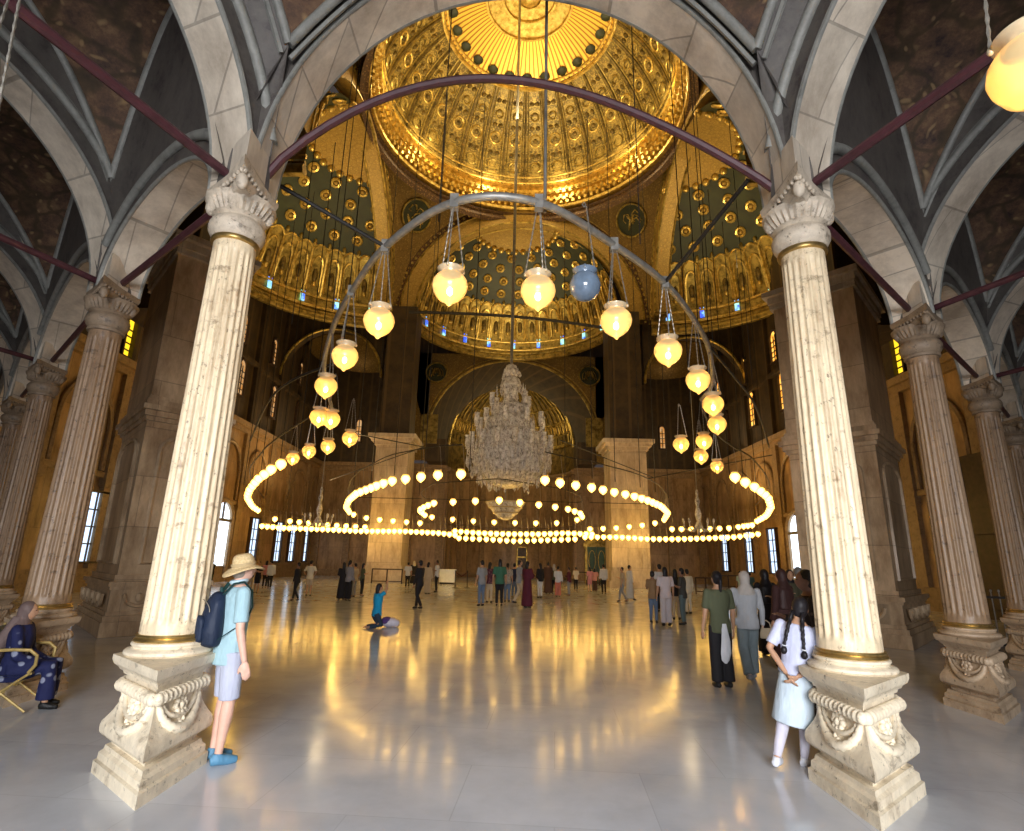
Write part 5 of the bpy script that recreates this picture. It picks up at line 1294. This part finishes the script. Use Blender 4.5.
# ================================================================== THINGS ON THE FLOOR, FAR
def stanchion(loc, label, g=None):
    t = thing('stanchion', label, 'stanchion', loc, 0, g)
    mb(M['black']).lathe([(.2, 0), (.2, .03), (.05, .06), (.03, .1), (.03, .98), (.05, 1.0), (.04, 1.05), (.01, 1.07)], n=12).build('post', t); return t
sp = []
for px in (455, 467):
    q = at_z(px, 588, 0); stanchion(q, 'black barrier post %s' % ('just right of the white box' if px == 455 else 'second to the right of the white box')); sp.append(q)
o = mb(C_('barrier_rope', (.12, .02, .02))).tube([sp[0] + V((0, 0, .95)), (sp[0] + sp[1]) / 2 + V((0, 0, .7)), sp[1] + V((0, 0, .95))], .025, 6).build('barrier_rope'); tag(o, 'dark rope hanging between the two black barrier posts', 'rope')
q = at_z(447, 584, 0); t = thing('display_case', 'low white box stand far across the hall beside the barrier posts', 'stand', q)
wm = m_plain('white_board', (.72, .78, .85), .3, 0, .1); mb(wm).box(-.55, .55, -.3, .3, .12, .95).build('cabinet', t, smooth=0); mb(wm).box(-.62, .62, -.36, .36, .95, 1.02).build('top', t, smooth=0); mb(M['black']).box(-.5, .5, -.25, .25, 0, .12).build('base', t, smooth=0)
# green pedimented doors of the pulpit
def pulpit_door():
    q = at_z(597, 584, 0); t = thing('pulpit_doorway', 'green doorway with a gilded pediment left of the right pale pier', 'doorway', q)
    g = mb(M['gold2']).box(-1.0, -.8, -.15, .15, 0, 3.0).box(.8, 1.0, -.15, .15, 0, 3.0).box(-1.15, 1.15, -.22, .22, 3.0, 3.25)
    g.add([(-1.2, -.2, 3.25), (1.2, -.2, 3.25), (0, -.2, 4.1), (-1.2, .2, 3.25), (1.2, .2, 3.25), (0, .2, 4.1)], [(0, 1, 2), (5, 4, 3), (0, 3, 4, 1), (1, 4, 5, 2), (2, 5, 3, 0)]); g.build('frame', t, smooth=0)
    gm = m_plain('dark_green_paint', (.03, .08, .05), .4, 0, .3)
    for s in (-1, 1):
        d = mb(gm).box(min(s * .02, s * .8), max(s * .02, s * .8), -.08, .08, .05, 3.0); lf = d.build('door_leaf', t, smooth=0)
        r = mb(M['gold2']); r.tube([(s * .4 + .28 * math.cos(a), -.1, 1.9 + .8 * math.sin(a)) for a in [i * PI / 10 for i in range(20)]], .03, 5, True); r.box(s * .4 - .28, s * .4 + .28, -.11, -.08, .3, .9); r.build('gilded_ornament', lf)
pulpit_door()
q = at_y(522, 552, 53.5); t = thing('wall_frame', 'small gilded rectangular frame on the far wall right of centre', 'frame', (q.x, 53.5, 0)); mb(M['gold2']).box(-.5, .5, -.05, .05, 2.0, 2.12).box(-.5, .5, -.05, .05, 2.9, 3.02).box(-.5, -.4, -.05, .05, .6, 3.0).box(.4, .5, -.05, .05, .6, 3.0).build('moulding', t, smooth=0); mb(M['darkw']).box(-.4, .4, -.02, .05, 0, 2.9).build('panel', t, smooth=0)
# low rails
def rail(x0, x1, Y, label, m='darkw', h=1.0):
    t = thing('wooden_rail', label, 'railing', ((x0 + x1) / 2, Y, 0)); w = (x1 - x0) / 2
    mb(M[m]).box(-w, w, -.04, .04, h - .08, h).box(-w, w, -.03, .03, .12, .18).build('rail_bars', t, smooth=0)
    n = max(2, int(2 * w / .9))
    for i in range(n + 1): x = -w + 2 * w * i / n; mb(M[m]).box(x - .04, x + .04, -.04, .04, 0, h).build('post', t, smooth=0)
a, b_ = at_y(372, 575, 40.6), at_y(402, 575, 40.6); rail(a.x, b_.x, 40.6, 'low dark wooden rail at the foot of the left pale pier')
a, b_ = at_y(574, 575, 46), at_y(612, 575, 46); rail(a.x, b_.x, 46, 'low dark wooden rail beside the green pedimented doorway')
a, b_ = at_y(696, 590, 36), at_y(716, 590, 36); rail(a.x, b_.x, 36, 'low wooden rail right of the right group')
a, b_ = at_y(716, 590, 46), at_y(768, 590, 46); rail(a.x, b_.x, 46, 'long low dark rail under the two bright right windows')
# iron fence behind the right columns
t = thing('iron_fence', 'dark iron fence with upright bars between the right columns', 'fence', (12.2, 14.4, 0), math.radians(-20))
for i in range(16): b = mb(M['iron']).tube([(-1.2 + i * .16, 0, .05), (-1.2 + i * .16, 0, 1.25)], .014, 6); b.ell((-1.2 + i * .16, 0, 1.28), .03, .03, .04, 6, 4); b.build('bar', t)
pass; mb(M['black']).box(-1.25, 1.25, -.02, .02, 1.1, 1.15).box(-1.25, 1.25, -.02, .02, .12, .17).box(-1.25, 1.25, -.03, .03, 0, .05).build('rails', t, smooth=0)
t = thing('bench', 'dark upholstered bench against the fence on the right', 'bench', (14.2, 13.3, 0), math.radians(-20))
mb(C_('bench_maroon', (.05, .015, .02))).box(-.9, .9, -.3, .3, .35, .5).build('seat', t, smooth=0); mb(M['darkw']).box(-.9, .9, .25, .35, .4, 1.0).build('backrest', t, smooth=0)
for x in (-.8, .8): mb(M['darkw']).box(x - .05, x + .05, -.28, .28, 0, .35).build('leg', t, smooth=0)

# ================================================================== LIGHT
def light(kind, name, loc, power, col, size=.3, rot=None, sy=None, spread=None, ang=None):
    l = bpy.data.lights.new(name, kind); l.energy = power; l.color = col
    if kind == 'AREA':
        l.size = size
        if sy: l.shape = 'RECTANGLE'; l.size_y = sy
        if spread: l.spread = spread
    elif kind == 'SPOT': l.shadow_soft_size = size; l.spot_size = ang; l.spot_blend = .6
    else: l.shadow_soft_size = size
    o = bpy.data.objects.new(name, l); COL.objects.link(o); o.location = loc
    if rot: o.rotation_euler = rot
    return o
R_ = math.radians
WARM = (1., .66, .28); COOL = (.80, .90, 1.)
light('AREA', 'entrance_daylight', (0, -6.5, 3.2), 960, (.95, .96, 1.), 5, (R_(72), 0, 0), 3.6, R_(104))
for x, y, p in ((-9, 30, 500), (9, 30, 500), (0, 38, 500), (-15, 42, 350), (15, 42, 350), (0, 22, 300)):
    light('AREA', 'hall_upward_fill', (x, y, 6.4), p, WARM, 3, (PI, 0, 0), 3)  # unseen fill panels, added to throw warm light up at walls and domes
for i in range(10):
    a = 2 * PI * i / 10; light('POINT', 'dome_lamp', (DCX + 8.6 * math.cos(a), DCY + 8.6 * math.sin(a), DZ + 11.6), 230, (1., .78, .42), .3)
light('AREA', 'dome_centre_fill', (DCX, DCY, 30), 950, (1., .80, .45), 3., (PI, 0, 0), 3.)  # added fill that brightens the dome panels; no fitting hangs here
for cx, cy in ((DCX, 45.5), (-13.2, 33), (14.2, 33)):
    light('AREA', 'half_dome_lamp', (cx, cy, 20.6), 380, (1., .78, .42), 2., (PI, 0, 0), 2.)
for s in (-1, 1): light('POINT', 'corner_bay_fill', (s * 14.5, 48.5, 13.), 130, (1., .74, .40), .5)  # warm fill added to lift the dark corner bays, not a real fixture
light('POINT', 'apse_lamp', (0, 56.5, 14.3), 300, (1., .74, .34), .4)
wd = bpy.data.worlds.new('world'); S.world = wd; wd.use_nodes = True
wd.node_tree.nodes['Background'].inputs[0].default_value = (.62, .52, .50, 1); wd.node_tree.nodes['Background'].inputs[1].default_value = .09
S.view_settings.view_transform = 'Standard'; S.view_settings.look = 'None'; S.view_settings.exposure = 0; S.view_settings.gamma = 1; S.view_settings.use_curve_mapping = False
